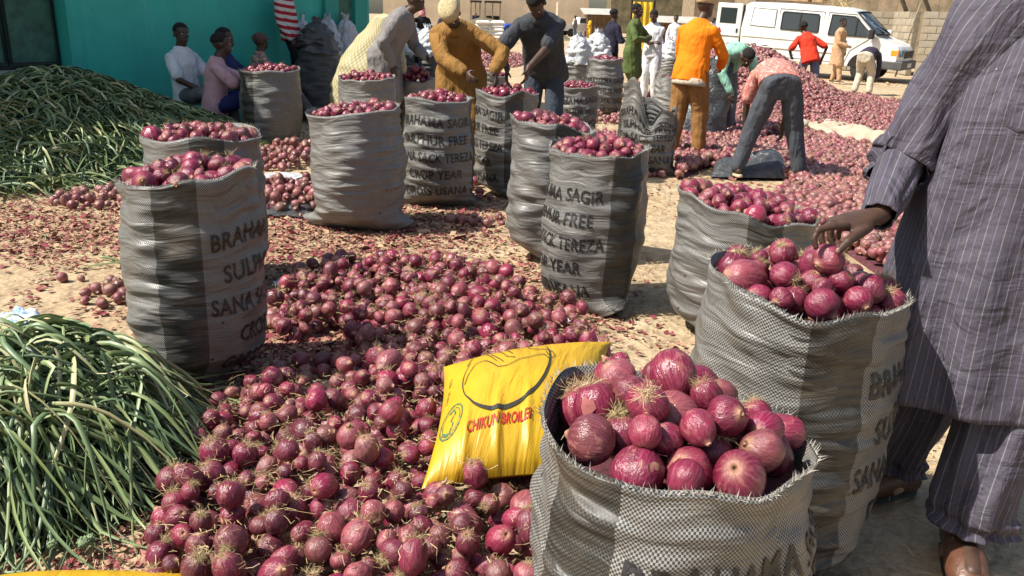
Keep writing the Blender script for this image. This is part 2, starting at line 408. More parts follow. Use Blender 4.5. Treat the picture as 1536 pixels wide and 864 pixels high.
def block_run(p0, p1, rows):
    p0 = np.array(p0); p1 = np.array(p1); L = np.linalg.norm(p1-p0); d = (p1-p0)/L; rz = math.atan2(d[1], d[0]); n = int(round(L/BL))
    for j in range(rows):
        xs_ = [(i+.5)*BL for i in range(n)] if j % 2 == 0 else [(i+1)*BL for i in range(n-1)]
        for x in xs_:
            if j == rows-1 and RNG.random() < .12: continue
            q = p0+d*x; link('block', random.choice(BLK), bw, (q[0], q[1], (j+.5)*BH), (RNG.normal(0, .006), 0, rz+RNG.normal(0, .012)))
        if j % 2:
            for x in (BL*.25, n*BL-BL*.25):
                q = p0+d*x; link('block', random.choice(BLKH), bw, (q[0], q[1], (j+.5)*BH), (0, 0, rz))
    g = Geo(); q = (p0+p1)/2; g.box((q[0], q[1], rows*BH/2-.02), (n*BL-.03, BD-.022, rows*BH-.03), np.array([[d[0], -d[1], 0], [d[1], d[0], 0], [0, 0, 1]]))
    g.build('mortar', M_mortar, bw)
b0 = atY(1338, 60, 30.5)[:2]; b1 = atY(1372, 60, 28.6)[:2]; b2 = atY(1437, 60, 28.0)[:2]; b3 = atY(1452, 60, 29.4)[:2]
block_run(b0, b1, 9); block_run(b1+np.array([.1, -.1]), b2, 9); block_run(b2+np.array([.12, .2]), b3+np.array([6, 1.2]), 9)
bb0 = atY(1255, 60, 31)[:2]; block_run(bb0, b0, 9)
mw = Geo(); a = atY(1225, 40, 36)[:2]; b = atY(1500, 40, 33)[:2]
d = (b-a); L = np.linalg.norm(d); d /= L; n_ = np.array([-d[1], d[0]])
for k in range(9):
    p = a+d*L*(k+.5)/9; mw.box((p[0]+n_[0]*.2, p[1]+n_[1]*.2, 1.75+RNG.normal(0, .03)), (L/9+.02, .5, 3.5), np.array([[d[0], -d[1], 0], [d[1], d[0], 0], [0, 0, 1]]))
o = mw.build('mud_wall', M_mud); tag(o, 'tall brown mud wall rising above the concrete block wall', 'wall')
for (x0, y0, x1, y1, Yd, w, lab) in ((1349, -12, 1362, 24, 31.5, .16, 'thick dark timber strut leaning above the van windscreen'), (1383, -12, 1396, 22, 31.5, .16, 'thick dark timber strut leaning right of the thin pole'), (1366, 62, 1381, 4, 27.7, .06, 'thin grey pole leaning on the concrete block wall'), (1449, 40, 1458, -20, 28.2, .09, 'grey post beside the striped sleeve above the block wall')):
    p = atY(x0, y0, Yd); q = atY(x1, y1, Yd+.15)
    if lab.startswith('thin'): p = at(1352, 100, 0)*0+np.array([p[0]-.35, p[1]-.1, 0.0]); 
    t_ = norm(q-p); g = Geo(); g.loft([p, p*.67+q*.33, p*.33+q*.67, q], [w/2*1.1, w/2, w/2*.95, w/2*.9], n=8)
    tag(g.build('timber_pole', M_pole, smooth=True), lab, 'pole')

# ------------------------------------------------------------------ far sheds, bank and buildings
M_roofmetal = NT('corrugated_metal'); _t = M_roofmetal
_t.out(_t.ramp(_t.noise(_t.coord(), 1.5, 5), [(.3, (.34, .31, .26)), (.7, (.52, .49, .43))]), .55, None, .4); M_roofmetal = _t.m
M_rust = plain('rusty_sheet', (.17, .105, .065), .8, .35, 1.5)
M_yellowsheet = plain('yellow_sheet', (.62, .42, .03), .5, .2, 1.0)
M_cream = plain('cream_plaster', (.50, .39, .27), .9, .15, .8)
M_bank = plain('earth_bank_soil', (.15, .125, .07), .95, .45, 1.2, .6)
M_dark = plain('dark_interior', (.02, .017, .014), .9, .3, 2)
def corrugated(name, p0, p1, z0, z1, amp, pitch, mat, parent=None, lean=(0, 0)):
    p0 = np.array(p0, float); p1 = np.array(p1, float); L = np.linalg.norm(p1-p0); d = (p1-p0)/L; nn = np.array([d[1], -d[0]])
    n = int(L/pitch*4)+1; s = np.linspace(0, L, n); w = amp*np.sin(s/pitch*2*math.pi)
    V = []
    for (z, l0) in ((z0, 0.0), (z1, 1.0)):
        for k in (0, -.02):
            xy = p0+np.outer(s, d)+np.outer(w+k, nn)+np.array(lean)*l0; V.append(np.column_stack([xy, np.full(n, z)]))
    V = np.concatenate(V); f = grid_faces(n, 2)
    def fc(a, b): i = np.arange(n-1); return np.stack([a*n+i, a*n+i+1, b*n+i+1, b*n+i], 1)
    return obj(name, V, np.concatenate([fc(0, 2), fc(3, 1), fc(2, 3), fc(1, 0)]), mat, parent, smooth=False)
def shed(px0, px1, Yd, zt, wall_mat, roof_mat, roof_drop, label, depth=5.0, wall='corr'):
    a = atY(px0, 30, Yd); b = atY(px1, 30, Yd); t = empty('market_shed', (a[0], a[1], 0)); o = np.array([a[0], a[1], 0]); L = b[0]-a[0]
    if wall == 'corr': corrugated('wall', (0, 0), (L, 0), 0, zt, .05, .35, wall_mat, t)
    else: Geo().box((L/2, .1, zt/2), (L, .2, zt)).build('wall', wall_mat, t)
    Geo().box((L/2, depth/2, zt/2-.05), (L-.1, depth-.3, zt-.1)).build('side_wall', wall_mat, t)
    if roof_mat: corrugated('roof', (-.3, -.9), (L+.3, -.9), zt-roof_drop, zt+.5, .05, .4, roof_mat, t, lean=(0, depth+1))
    tag(t, label, 'shed'); return t
shed(690, 795, 95, 3.2, M_cream, None, 0, 'long cream building far behind the polo shirt man', 6, 'box')
for k, (x0, x1) in enumerate(((706, 722), (727, 752))):
    a = atY(x0, 8, 93); b = atY(x1, 8, 93); t = empty('market_stall', (a[0], 93, 0)); L = b[0]-a[0]
    Geo().box((L/2, 0, 2.9), (L, 2.2, .18)).build('canopy', M_dark, t)
    for x in (.1, L/2, L-.1): Geo().box((x, -.9, 1.4), (.12, .12, 2.8)).build('post', M_pole, t)
    Geo().box((L/2, .2, .75), (L-.4, 1.2, 1.5), None).build('counter', M_dark, t)
    tag(t, ['dark canopied stall before the cream building, left one', 'dark canopied stall before the cream building, right one'][k], 'stall')
shed(836, 872, 80, 3.0, M_cream, None, 0, 'pale plaster hut left of the rusty shed far behind', 5, 'box')
shed(880, 921, 74, 1.9, M_rust, M_roofmetal, .05, 'brown rusty metal shed under a pale corrugated roof', 5)
shed(985, 1062, 60, 1.35, M_rust, M_roofmetal, -.05, 'dark shed with pale corrugated roof behind the orange sweater', 5)
a = atY(948, 30, 46); b = atY(979, 30, 46); t = empty('metal_gate', (a[0], a[1], 0)); 
corrugated('panel', (0, 0), (b[0]-a[0], 0), .05, 2.4, .05, .3, M_yellowsheet, t); g = Geo()
for x in (-.05, b[0]-a[0]+.05): Geo().box((x, .04, 1.25), (.09, .09, 2.5)).build('post', M_dark, t)
tag(t, 'bright yellow corrugated sheet standing behind the white shirt person', 'gate')
bx_, by_ = np.meshgrid(np.linspace(-6, 8, 40), np.linspace(-3, 3, 14)); bn = noise2(21, 12, 1.5)
bz = 1.25*np.exp(-(by_/1.6)**2)*(.75+.25*bn(bx_, by_))*np.clip((6+bx_)/1.5, 0, 1)*np.clip((8-bx_)/2, 0, 1)-.05
bc = atY(735, 50, 62)
tag(obj('earth_bank', np.stack([bx_+bc[0]-2, by_+62, bz], -1).reshape(-1, 3), grid_faces(40, 14), M_bank), kind='structure')
# far row of buildings closing the view
for (x0, x1, Yd, zt, mt, lab) in ((575, 660, 70, 3.4, M_cream, 'cream building far behind the pink headscarf'), (796, 882, 105, 6.5, M_cream, 'tall pale wall far behind the white topped sacks'), (915, 1050, 100, 6.0, M_bank, 'dim brown wall far behind the yellow corrugated sheet'), (1040, 1130, 75, 3.6, M_mud, 'brown mud building behind the open van door'), (1130, 1300, 60, 4.2, M_mud, 'brown mud building behind the van roof')):
    shed(x0, x1, Yd, zt, mt, None, 0, lab, 6, 'box')
# ------------------------------------------------------------------ onions: shapes, packing
def onion_mesh(seed, nu, nv, name='onion'):
    r = np.random.default_rng(seed); nz = fract_noise(seed, 8, 4, 4)
    el = r.uniform(.84, 1.12); t = np.linspace(0, 1, nv); rows = []; uvs = []
    neck = r.uniform(.12, .22); nl = r.uniform(.10, .24)
    for j, v in enumerate(t):
        p = math.pi*v; rad = math.sin(p)**.92; z = -math.cos(p)*el
        if v > .86:
            k = (v-.86)/.14; rad = max(rad, neck*(1-.35*k)); z = z+nl*k*k
        if v < .08: z = z+.10*(1-v/.08)
        u = np.arange(nu+1)/nu
        wob = 1+.055*nz(u, v*1.5)*math.sin(p)+.012*np.cos(u*2*math.pi*r.integers(5, 9)+seed)*math.sin(p)
        rows.append(np.column_stack([np.cos(u*2*math.pi)*rad*wob, np.sin(u*2*math.pi)*rad*wob, np.full(nu+1, z)])); uvs.append(np.column_stack([u, np.full(nu+1, v)]))
    V = np.concatenate(rows); UV = np.concatenate(uvs); sq = r.uniform(.88, 1.0)
    V[:, 0] *= sq
    n0 = len(V); V = np.concatenate([V, [[0, 0, V[0, 2]+.01], [0, 0, V[-1, 2]-.02]]]); UV = np.concatenate([UV, [[.5, .0], [.5, 1.0]]]); i = np.arange(nu)
    cap = np.stack([i, np.full(nu, n0), np.full(nu, n0), i+1], 1); cap2 = np.stack([i+1, np.full(nu, n0+1), np.full(nu, n0+1), i], 1)+0; cap2[:, 0] += (nv-1)*(nu+1); cap2[:, 3] += (nv-1)*(nu+1)
    return V, (grid_faces(nu+1, nv), np.concatenate([cap[:, [0, 1, 3]][:, [2, 1, 0]], cap2[:, [0, 1, 3]][:, [2, 1, 0]]])), UV
def root_strands(seed, n, seg, w, spread=1.0):
    """curly dry roots at the onion's foot (unit radius, root end at z=-1): flat strips"""
    r = np.random.default_rng(seed); V = []; F = []; k = 0
    for i in range(n):
        a = r.uniform(0, 6.28); q = r.uniform(.02, .30); p = np.array([math.cos(a)*q, math.sin(a)*q, -.86])
        d = norm([math.cos(a)*r.uniform(.1, 1.3)*spread, math.sin(a)*r.uniform(.1, 1.3)*spread, -r.uniform(.2, .8)]); L = r.uniform(.35, 1.0)/seg
        side = norm(np.cross(d, r.normal(size=3))); cu = r.normal(size=3)*.95
        for j in range(seg+1):
            ww = w*(1-.6*j/seg); V += [p-side*ww, p+side*ww]
            if j < seg: F.append((k, k+1, k+3, k+2)); k += 2
            p = p+d*L; d = norm(d+cu*.55+r.normal(size=3)*.35+np.array([0, 0, .05]))
        k += 2
    return np.array(V), np.array(F)
ON_HERO = []
for i in range(7):
    V, F, UV = onion_mesh(100+i, 26, 17); ON_HERO.append(mesh('onion', V, list(F), M_onion, UV))
ON_FRESH = []
for i in range(7):
    V, F, UV = onion_mesh(100+i, 26, 17); ON_FRESH.append(mesh('onion', V, list(F), M_onion_fresh, UV))
ROOTS = []
for i in range(5):
    V, F = root_strands(300+i, 170, 7, .015); ROOTS.append(mesh('root_tuft', V, F, M_root, att={'rnd': np.repeat(np.random.default_rng(i).random(len(V)//2), 2)*.4}))
NECKS = []
for i in range(3):
    r = np.random.default_rng(60+i); P = [(0, 0, 1.0), (.03, .02, 1.12), (.08*r.normal(), .08*r.normal(), 1.3), (.2*r.normal(), .2*r.normal(), 1.42)]
    g = Geo(); g.loft(P, [.15, .12, .10, .05], [.13, .08, .05, .02], n=7); NECKS.append(mesh('dry_neck', np.concatenate(g.V), g.F, M_neck))
FLAPS = []
for i in range(5):       # torn, curling scrap of papery skin on the bulb
    r = np.random.default_rng(80+i); n = 9; V = []; c0 = r.uniform(.9, 1.7); F = []
    for j in range(4):
        for q in range(n):
            t = 2*math.pi*q/n; k = (j+.15)/3*(.16+.20*r.random() if j == 3 else .26); lift = 1.012+.10*(j/3)**2*max(0, math.cos(t-1))+.02*r.random()
            bb = c0+k*math.sin(t)*1.5; aa = k*math.cos(t)
            V.append((math.sin(bb)*math.cos(aa)*lift, math.sin(bb)*math.sin(aa)*lift, -math.cos(bb)*lift))
    FLAPS.append(mesh('loose_skin', np.array(V), [tuple(f) for f in grid_faces(n, 4, True)]+[tuple(range(n))], M_skin_litter, att={'rnd': np.full(len(V), r.choice([.1, .3, .5, .65]))}))
def rot_rand(r=None):
    q = RNG.normal(size=4); q /= np.linalg.norm(q); w, x, y, z = q
    return np.array([[1-2*(y*y+z*z), 2*(x*y-z*w), 2*(x*z+y*w)], [2*(x*y+z*w), 1-2*(x*x+z*z), 2*(y*z-x*w)], [2*(x*z-y*w), 2*(y*z+x*w), 1-2*(x*x+y*y)]])
def onion_thing(p, r, label, group, R=None, rooty=.5, pool=None):
    R = rot_rand() if R is None else R
    roots = RNG.random() < rooty
    if roots and RNG.random() < .75:                  # the tuft often shows on top
        a = RNG.uniform(0, 6.28); k = RNG.uniform(.2, .75); dz = norm([math.cos(a)*k, math.sin(a)*k-.25, -1]); x = norm(np.cross(dz, RNG.normal(size=3)))
        zc = dz; R = np.stack([x, np.cross(zc, x), zc], 1)
    o = link('onion', (pool or ON_HERO)[RNG.integers(len(ON_HERO))], None)
    m = Matrix.Identity(4); sc = (1.0, RNG.uniform(.85, 1.06), RNG.uniform(.78, 1.16) if pool is None else RNG.uniform(.8, 1.06))
    for i in range(3):
        for j in range(3): m[i][j] = R[i, j]*r*sc[j]
        m[i][3] = p[i]
    o.matrix_world = m
    if roots: link('root_tuft', ROOTS[RNG.integers(len(ROOTS))], o)
    if RNG.random() < .4: link('dry_neck', NECKS[RNG.integers(len(NECKS))], o)
    if RNG.random() < .12: link('loose_skin', FLAPS[RNG.integers(len(FLAPS))], o, rot=(0, 0, RNG.uniform(0, 6.28)))
    tag(o, label+(' with dry roots' if roots else ''), 'onion', group+(' with root tufts' if roots else ''))
    return o
LOD = {}
for nm_, nu, nv, rn, rs in (('mid', 15, 10, 22, 4), ('far', 10, 7, 9, 3), ('tiny', 7, 5, 5, 2)):
    LOD[nm_] = ([onion_mesh(500+i, nu, nv) for i in range(5)], [root_strands(600+i, rn, rs, {'mid': .018, 'far': .03, 'tiny': .05}[nm_]) for i in range(4)])
def onion_mass(name, P, rad, lod, label, rooty=.42, cat='onions', group=None, mat=None):
    """many onions as one uncounted mass"""
    om, rm = LOD[lod]; Vs, Fs, UVs, rn, Ts = [], [], [], [], []; RV, RF, RN = [], [], []; n0 = 0; n1 = 0
    for p, r in zip(P, rad):
        V, F, UV = om[RNG.integers(len(om))]; R = rot_rand()*r @ np.diag([1.0, RNG.uniform(.9, 1.05), RNG.uniform(.78, 1.12)]); q = RNG.random()
        Vs.append(V @ R.T+p); Fs.append(F[0]+n0); Ts.append(F[1]+n0); UVs.append(UV); rn.append(np.full(len(V), q)); n0 += len(V)
        if RNG.random() < rooty:
            V, F = rm[RNG.integers(len(rm))]
            if RNG.random() < .6:
                a = RNG.uniform(0, 6.28); k = RNG.uniform(0, .7); dz = norm([math.cos(a)*k, math.sin(a)*k-.2, -1]); x = norm(np.cross(dz, [.3, .9, .2])); R = np.stack([x, np.cross(dz, x), dz], 1)*r
            RV.append(V @ R.T+p); RF.append(F+n1); RN.append(np.full(len(V), RNG.random())); n1 += len(V)
    V = np.concatenate(Vs+RV); F = [np.concatenate(Fs+[f+n0 for f in RF]), np.concatenate(Ts)]; UV = np.concatenate(UVs+[np.zeros((n1, 2))]); A = np.concatenate(rn+RN)
    o = obj(name, V, F, mat or M_onion, uv=UV, att={'rnd': A}); me = o.data; me.materials.append(M_root)
    mi = np.zeros(len(F[0])+len(F[1]), dtype=np.int32); mi[sum(len(f) for f in Fs):len(F[0])] = 1; me.polygons.foreach_set('material_index', mi)
    return tag(o, label, cat, group, 'stuff')
def drop_pack(n, sample, floor, rs, K=10, tight=.93, P0=None, R0_=None, zlim=None, bad=None):
    """settle spheres one by one, each in the lowest of K tried spots"""
    P = np.zeros((n+(0 if P0 is None else len(P0)), 3)); R = np.zeros(len(P)); m = 0
    if P0 is not None: m = len(P0); P[:m] = P0; R[:m] = R0_
    s = m
    for i in range(n):
        r = rs(); q = sample(K); zf = floor(q[:, 0], q[:, 1])+r*.92
        if m:
            d2 = (q[:, 0, None]-P[None, :m, 0])**2+(q[:, 1, None]-P[None, :m, 1])**2; S = ((r+R[:m])*tight)[None]**2
            zz = np.where(d2 < S, P[None, :m, 2]+np.sqrt(np.maximum(0, S-d2)), -9).max(1); z = np.maximum(zf, zz)
        else: z = zf
        b = np.argmin(z-zf*.999)
        if bad is not None: z = np.where(bad(q, z, r), 9.0, z)
        if zlim is not None:
            b = np.argmin(z-zlim(q[:, 0], q[:, 1]))
            if z[b] > zlim(q[b, 0], q[b, 1]): continue
        P[m] = (q[b, 0], q[b, 1], z[b]); R[m] = r; m += 1
    return P[s:m], R[s:m]
def in_poly(x, y, poly):
    c = np.zeros(np.shape(x), bool); n = len(poly)
    for i in range(n):
        x0, y0 = poly[i]; x1, y1 = poly[(i+1) % n]
        c ^= ((y0 > y) != (y1 > y)) & (x < (x1-x0)*(y-y0)/(y1-y0+1e-12)+x0)
    return c
def poly_sampler(poly, rng=RNG):
    poly = np.array(poly); lo, hi = poly.min(0), poly.max(0)
    def f(k):
        out = np.zeros((0, 2))
        while len(out) < k:
            q = rng.uniform(lo, hi, (k*3, 2)); out = np.concatenate([out, q[in_poly(q[:, 0], q[:, 1], poly)]])
        return out[:k]
    return f
def poly_dist(x, y, poly):
    """distance to the polygon's edge"""
    poly = np.array(poly); d = np.full(np.shape(x), 1e9)
    for i in range(len(poly)):
        a = poly[i]; b = poly[(i+1) % len(poly)]; ab = b-a; t = np.clip(((x-a[0])*ab[0]+(y-a[1])*ab[1])/(ab@ab+1e-12), 0, 1)
        d = np.minimum(d, np.hypot(x-a[0]-t*ab[0], y-a[1]-t*ab[1]))
    return d

# ------------------------------------------------------------------ woven sacks
M_sack = m_sack('woven_sack'); M_sack_plain = m_sack('woven_sack_plain', False, (.30, .29, .27), (.06, .058, .053))
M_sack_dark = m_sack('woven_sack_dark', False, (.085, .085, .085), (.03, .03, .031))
M_ink = m_print('sack_ink', (.016, .015, .015), .42)
M_white_plastic = NT('white_plastic'); _t = M_white_plastic
_n = _t.noise(_t.coord(), 14, 4, .6, 1.5); _t.out(_t.ramp(_n, [(.3, (.40, .41, .43)), (.7, (.64, .65, .67))]), .28, _t.bump(_n, .8, .05), .5); M_white_plastic = _t.m
TXT = {}
def text_mesh(s, bold=.022):
    """flat lettering cut into small pieces so that it can follow a curved bag: centred, about one unit high"""
    if (s, bold) in TXT: return TXT[(s, bold)]
    cu = bpy.data.curves.new('lettering', 'FONT'); cu.body = s; cu.size = 1.0; cu.align_x = 'CENTER'; cu.offset = bold; cu.space_character = 1.06; cu.resolution_u = 3
    o = bpy.data.objects.new('lettering', cu); COL.objects.link(o); dg = bpy.context.evaluated_depsgraph_get(); dg.update()
    me = o.evaluated_get(dg).to_mesh(); bm = bmesh.new(); bm.from_mesh(me); o.evaluated_get(dg).to_mesh_clear()
    bpy.data.objects.remove(o); bpy.data.curves.remove(cu)
    xs_ = [v.co.x for v in bm.verts]; x0, x1 = min(xs_), max(xs_)
    for x in np.arange(x0+.11, x1, .14): bmesh.ops.bisect_plane(bm, geom=bm.verts[:]+bm.edges[:]+bm.faces[:], plane_co=(x, 0, 0), plane_no=(1, 0, 0))
    for y in np.arange(-.2, .9, .14): bmesh.ops.bisect_plane(bm, geom=bm.verts[:]+bm.edges[:]+bm.faces[:], plane_co=(0, y, 0), plane_no=(0, 1, 0))
    bm.verts.index_update(); V = np.array([v.co[:] for v in bm.verts]); F = [tuple(v.index for v in f.verts) for f in bm.faces]; bm.free()
    TXT[(s, bold)] = (V, F, x1-x0); return TXT[(s, bold)]
LINES = ['BRAHAMA SAGIR', 'SULPHUR FREE', 'SANA SACK TEREZA', 'CROP YEAR', 'GROSS USANA', '100KG']
SACKS = {}
def sack_surf(seed, h, r, yaw, lean=(0, 0), ears=.34, wr=.8, rim=.016, mid=1.07, rimtilt=(0, 0), flat=1.0, bottom=.86):
    n1 = fract_noise(seed, 10, 3, 3); n2 = fract_noise(seed+1, 12, 7, 30); n3 = fract_noise(seed+2, 12, 9, 9); n4 = fract_noise(seed+3, 8, 3, 2); n5 = fract_noise(seed+4, 10, 4, 42)
    def S(u, v, off=0.0):
        u = np.asarray(u, float); v = np.asarray(v, float); a = 2*math.pi*u
        prof = np.interp(v, [0, .05, .16, .4, .7, .92, 1.0], [bottom, bottom+.06, .98, mid, mid*.985, 1.0, 1.03])
        e = np.exp(-(np.maximum(v, 0)/.075)**1.4)
        A = r*prof*(1+ears*e); B = r*prof*flat*(1-.5*e)
        c, s = np.cos(a), np.sin(a)
        pinch = 1-.25*e*(1-np.abs(c)**1.5)
        wv = wr*(.0085*n2(u, v)*(.4+.6*np.clip(n1(u, v)+.5, 0, 1))+.011*np.clip(n5(u, v), -.2, 1)*np.clip(.3+n4(u, v+.4), 0, 1)+.010*n3(u, v*h)+.017*n1(u, v))
        wv = wv*np.clip(v*9, .25, 1)
        x = c*(A+wv+off); y = s*(B*pinch+wv+off)
        # soft corners where the flat bag was folded
        k = .05*np.clip(1-v, 0, 1)*r; x = x+np.sign(c)*np.abs(c)**6*k
        cy, sy = math.cos(yaw), math.sin(yaw); xw = x*cy-y*sy; yw = x*sy+y*cy
        z = h*v+v*v*(rim*n1(u, 3.1)+rim*.7*n3(u, 2.0)+rimtilt[0]*xw+rimtilt[1]*yw)+.012*(1-v)*n4(u, v)+e*.05*np.abs(c)**6
        z = np.maximum(z, .004+0*z)
        return np.stack([xw+lean[0]*v*h, yw+lean[1]*v*h, z], -1)
    return S
def sack(px, py, h, r, yaw, label, nu=120, nv=110, text=(), mat=None, bandw=.085, seed=0, z0=0.0, name='onion_sack', pos=None, tsize=.088, tdv=0.0, cuff=True, band_off=0.0, group='open sacks of onions', fold=None, **k):
    p = at(px, py, z0) if pos is None else np.array(pos, float)
    root = empty(name, p); S = sack_surf(seed, h, r, yaw, **k)
    u = np.linspace(0, 1, nu+1); u = u+.25                     # seam of the grid away from the bands
    v = np.concatenate([np.linspace(0, .12, max(4, nv//7)), np.linspace(.12, 1, nv)[1:]])
    U, Vv = np.meshgrid(u, v); P = S(U, Vv); per = 2*math.pi*r*1.04
    cor = np.minimum(np.abs((U-band_off+.25) % .5-.25), 9)*per
    corner = np.clip(.5+(bandw-cor)*30, 0, 1); UV = np.stack([U*per, Vv*h], -1)
    rows = [P.reshape(-1, 3)]; uvr = [UV.reshape(-1, 2)]; cr = [corner.ravel()]; nr = len(v)
    ct = P[-1].mean(0)
    if fold is None:
        ins = [(.0, -.006, .012), (-.012, -.012, -.02), (-.016, -.02, -.07), (-.02, -.02, -.14)]
        for (du, sh, dz) in ins:
            Q = P[-1].copy(); dd = Q-ct; dd[:, 2] = 0; ln = np.linalg.norm(dd, axis=1, keepdims=True)
            Q = Q+dd/ln*sh+np.array([0, 0, dz]); rows.append(Q); uvr.append(np.stack([u*per, np.full(nu+1, h-dz)], -1)); cr.append(corner[-1]); nr += 1
    V = np.concatenate(rows); F = grid_faces(nu+1, nr)
    n0 = len(V); V = np.concatenate([V, [[P[0, :, 0].mean(), P[0, :, 1].mean(), .006]]]); UVa = np.concatenate(uvr+[np.zeros((1, 2))]); ca = np.concatenate(cr+[np.zeros(1)])
    cap = np.stack([np.full(nu, n0), np.arange(1, nu+1), np.arange(nu)], 1)
    obj('woven_bag', V, [F, cap], mat or M_sack, root, uv=UVa, att={'corner': ca})
    if cuff:      # raw frayed hem standing along the rim
        rr = np.random.default_rng(seed+77); fv = []; ff = []; kk = 0; hem = P[-1]
        for i in range(nu*2):
            a = hem[rr.integers(nu)]+np.array([0, 0, .008]); d = norm(np.append(norm((a-ct)[:2]), 0)*rr.uniform(-.3, 1)+np.array([0, 0, 1.0])+rr.normal(size=3)*.5); L = rr.uniform(.008, .024); s_ = norm(np.cross(d, rr.normal(size=3)))*.0012
            fv += [a-s_, a+s_, a+d*L]; ff.append((kk, kk+1, kk+2)); kk += 3
        tag(obj('frayed_hem', np.array(fv), np.array(ff), M_sack_thread, root, smooth=False), kind='stuff')
    for (uc, lines, v0) in text:
        for i, s in enumerate(lines):
            if not s: continue
            T, TF, w = text_mesh(s); hs = tsize; ws = min(hs*.80, .5*per*.76/w)
            uu = uc+(T[:, 0]*ws)/per; vv = v0-(i*1.36*hs)/h+(T[:, 1]*hs)/h
            if vv.min() < .03: continue
            obj('printed_line', S(uu, vv, .0035), TF, M_ink, root, smooth=False)
    tag(root, label, 'sack', group)
    SACKS[label] = (root, p, S, h, r, ct+p)
    return root, p, S, ct+p
M_sack_thread = plain('sack_thread', (.36, .34, .30), .7, .3, 20)
def fill(sk, n, rmean, rsd, mode, label, group, dome=.04, depth=.12, rooty=.42, inset=.012):
    """onions filling a sack's mouth"""
    root, p, S, ct = sk
    a = np.linspace(0, 1, 40, endpoint=False); rimp = S(a, np.ones(40)*.965)+p; c = rimp.mean(0); zr = rimp[:, 2].mean()
    A = np.c_[rimp[:, :2]-c[:2], np.ones(40)]; pl = np.linalg.lstsq(A, rimp[:, 2], rcond=None)[0]
    poly = c[:2]+(rimp[:, :2]-c[:2])*(1-(inset+rmean*.55)/np.linalg.norm(rimp[:, :2]-c[:2], axis=1, keepdims=True)); sm = poly_sampler(poly); R = np.linalg.norm(poly-c[:2], axis=1).mean()
    inner = c[:2]+(rimp[:, :2]-c[:2])*(1-(.026+rmean*.95)/np.linalg.norm(rimp[:, :2]-c[:2], axis=1, keepdims=True))
    bad = lambda q, z, r: (z < (q[:, 0]-c[0])*pl[0]+(q[:, 1]-c[1])*pl[1]+pl[2]+.5*r) & ~in_poly(q[:, 0], q[:, 1], inner)
    fl = lambda x, y: (x-c[0])*pl[0]+(y-c[1])*pl[1]+pl[2]-depth+dome*(1-((x-c[0])**2+(y-c[1])**2)/R**2)
    P, Rr = drop_pack(int(n*4), sm, fl, lambda: max(.02, RNG.normal(rmean, rsd)), 70, .92, zlim=lambda x, y: (x-c[0])*pl[0]+(y-c[1])*pl[1]+pl[2]+rmean*.85+(dome+.01)*(1-((x-c[0])**2+(y-c[1])**2)/R**2), bad=bad)
    if mode == 'things':
        for q, r in zip(P, Rr): onion_thing(q, r, label, group, rooty=rooty, pool=ON_FRESH)
    else: onion_mass('onion_fill', P, Rr, mode, label, rooty, mat=M_onion_fresh)
    # dark packed mass under the top layers
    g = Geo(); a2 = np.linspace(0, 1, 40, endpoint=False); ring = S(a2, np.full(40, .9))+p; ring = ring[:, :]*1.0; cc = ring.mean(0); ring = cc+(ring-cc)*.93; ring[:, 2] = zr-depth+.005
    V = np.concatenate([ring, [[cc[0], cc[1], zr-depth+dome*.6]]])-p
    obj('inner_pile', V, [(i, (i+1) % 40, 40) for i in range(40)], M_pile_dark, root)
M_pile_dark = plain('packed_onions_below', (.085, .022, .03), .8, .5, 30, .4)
# ------------------------------------------------------------------ the sacks in the photograph
def place(pxc, yb, yr, wpx):
    """ground centre, height and radius of a sack from where it stands"""
    pf = at(pxc, yb, 0.0); fw = norm([pf[0], pf[1]]); zc = (pf-EYE) @ FWD
    r = wpx/2/FPX*zc*.97
    q = atY(pxc, yr, pf[1]+r*.05); c = np.array([pf[0]+fw[0]*r*.8, pf[1]+fw[1]*r*.8, 0.0])
    return c, q[2], r
def view_ang(c): return math.atan2(-c[1], -c[0])
def std(pxc, yb, yr, wpx, ear, label, n=26, lod='mid', lines=None, rm=.048, things=None, textrow=.74, earname=0, res=1.0, fillk=None, **k):
    c, h, r = place(pxc, yb, yr, wpx)
    yaw = view_ang(c)+math.radians(ear)-(math.pi if earname else 0)
    tx = [] if lines is None else [(.25, lines, textrow)]
    sk = sack(0, 0, h, r, yaw, label, int(120*res), int(105*res), tx, pos=c, seed=int(pxc*7+yb), **k)
    if n:
        n = int(1.12*((r-.03)/rm)**2+2); fk = dict(dome=.04, depth=.07); fk.update(fillk or {})
        if things: fill(sk, n, rm, .007, 'things', things[0], things[1], **fk)
        else: fill(sk, n, rm, .008, lod, 'onions heaped in the '+label, None, **fk)
    return sk
# nearest sack, its mouth a little above the lower edge of the picture
c1 = EYE+ray(1028, 652)*1.70; h1 = c1[2]-.0
s1 = sack(0, 0, h1, .268, view_ang([c1[0], c1[1]])+math.radians(-38), 'nearest grey woven sack of onions with a dark band in front', 260, 230,
     [(.25, LINES, .70)], pos=(c1[0]-.01, c1[1]+.02, 0), seed=41, rimtilt=(-.15, .02), wr=.9, tsize=.105, mid=1.10, lean=(.01, -.02), rim=.012)
fill(s1, 60, .047, .007, 'things', 'big glossy purple onion in the nearest sack', 'onions in the nearest sack', dome=.075, depth=.07, rooty=.36)
c2 = EYE+ray(1218, 428)*2.26
s2 = sack(0, 0, c2[2], .262, view_ang([c2[0], c2[1]])+math.radians(24), 'grey woven onion sack under the resting hand of the striped tunic man', 190, 170,
     [(.25, LINES, .72)], pos=(c2[0]-.02, c2[1], 0), seed=59, rimtilt=(-.14, .0), tsize=.10, wr=.9, lean=(-.0, 0), bottom=.72)
fill(s2, 70, .041, .006, 'things', 'purple onion in the sack below the resting hand', 'onions in the sack below the hand', dome=.06, depth=.08, rooty=.42)
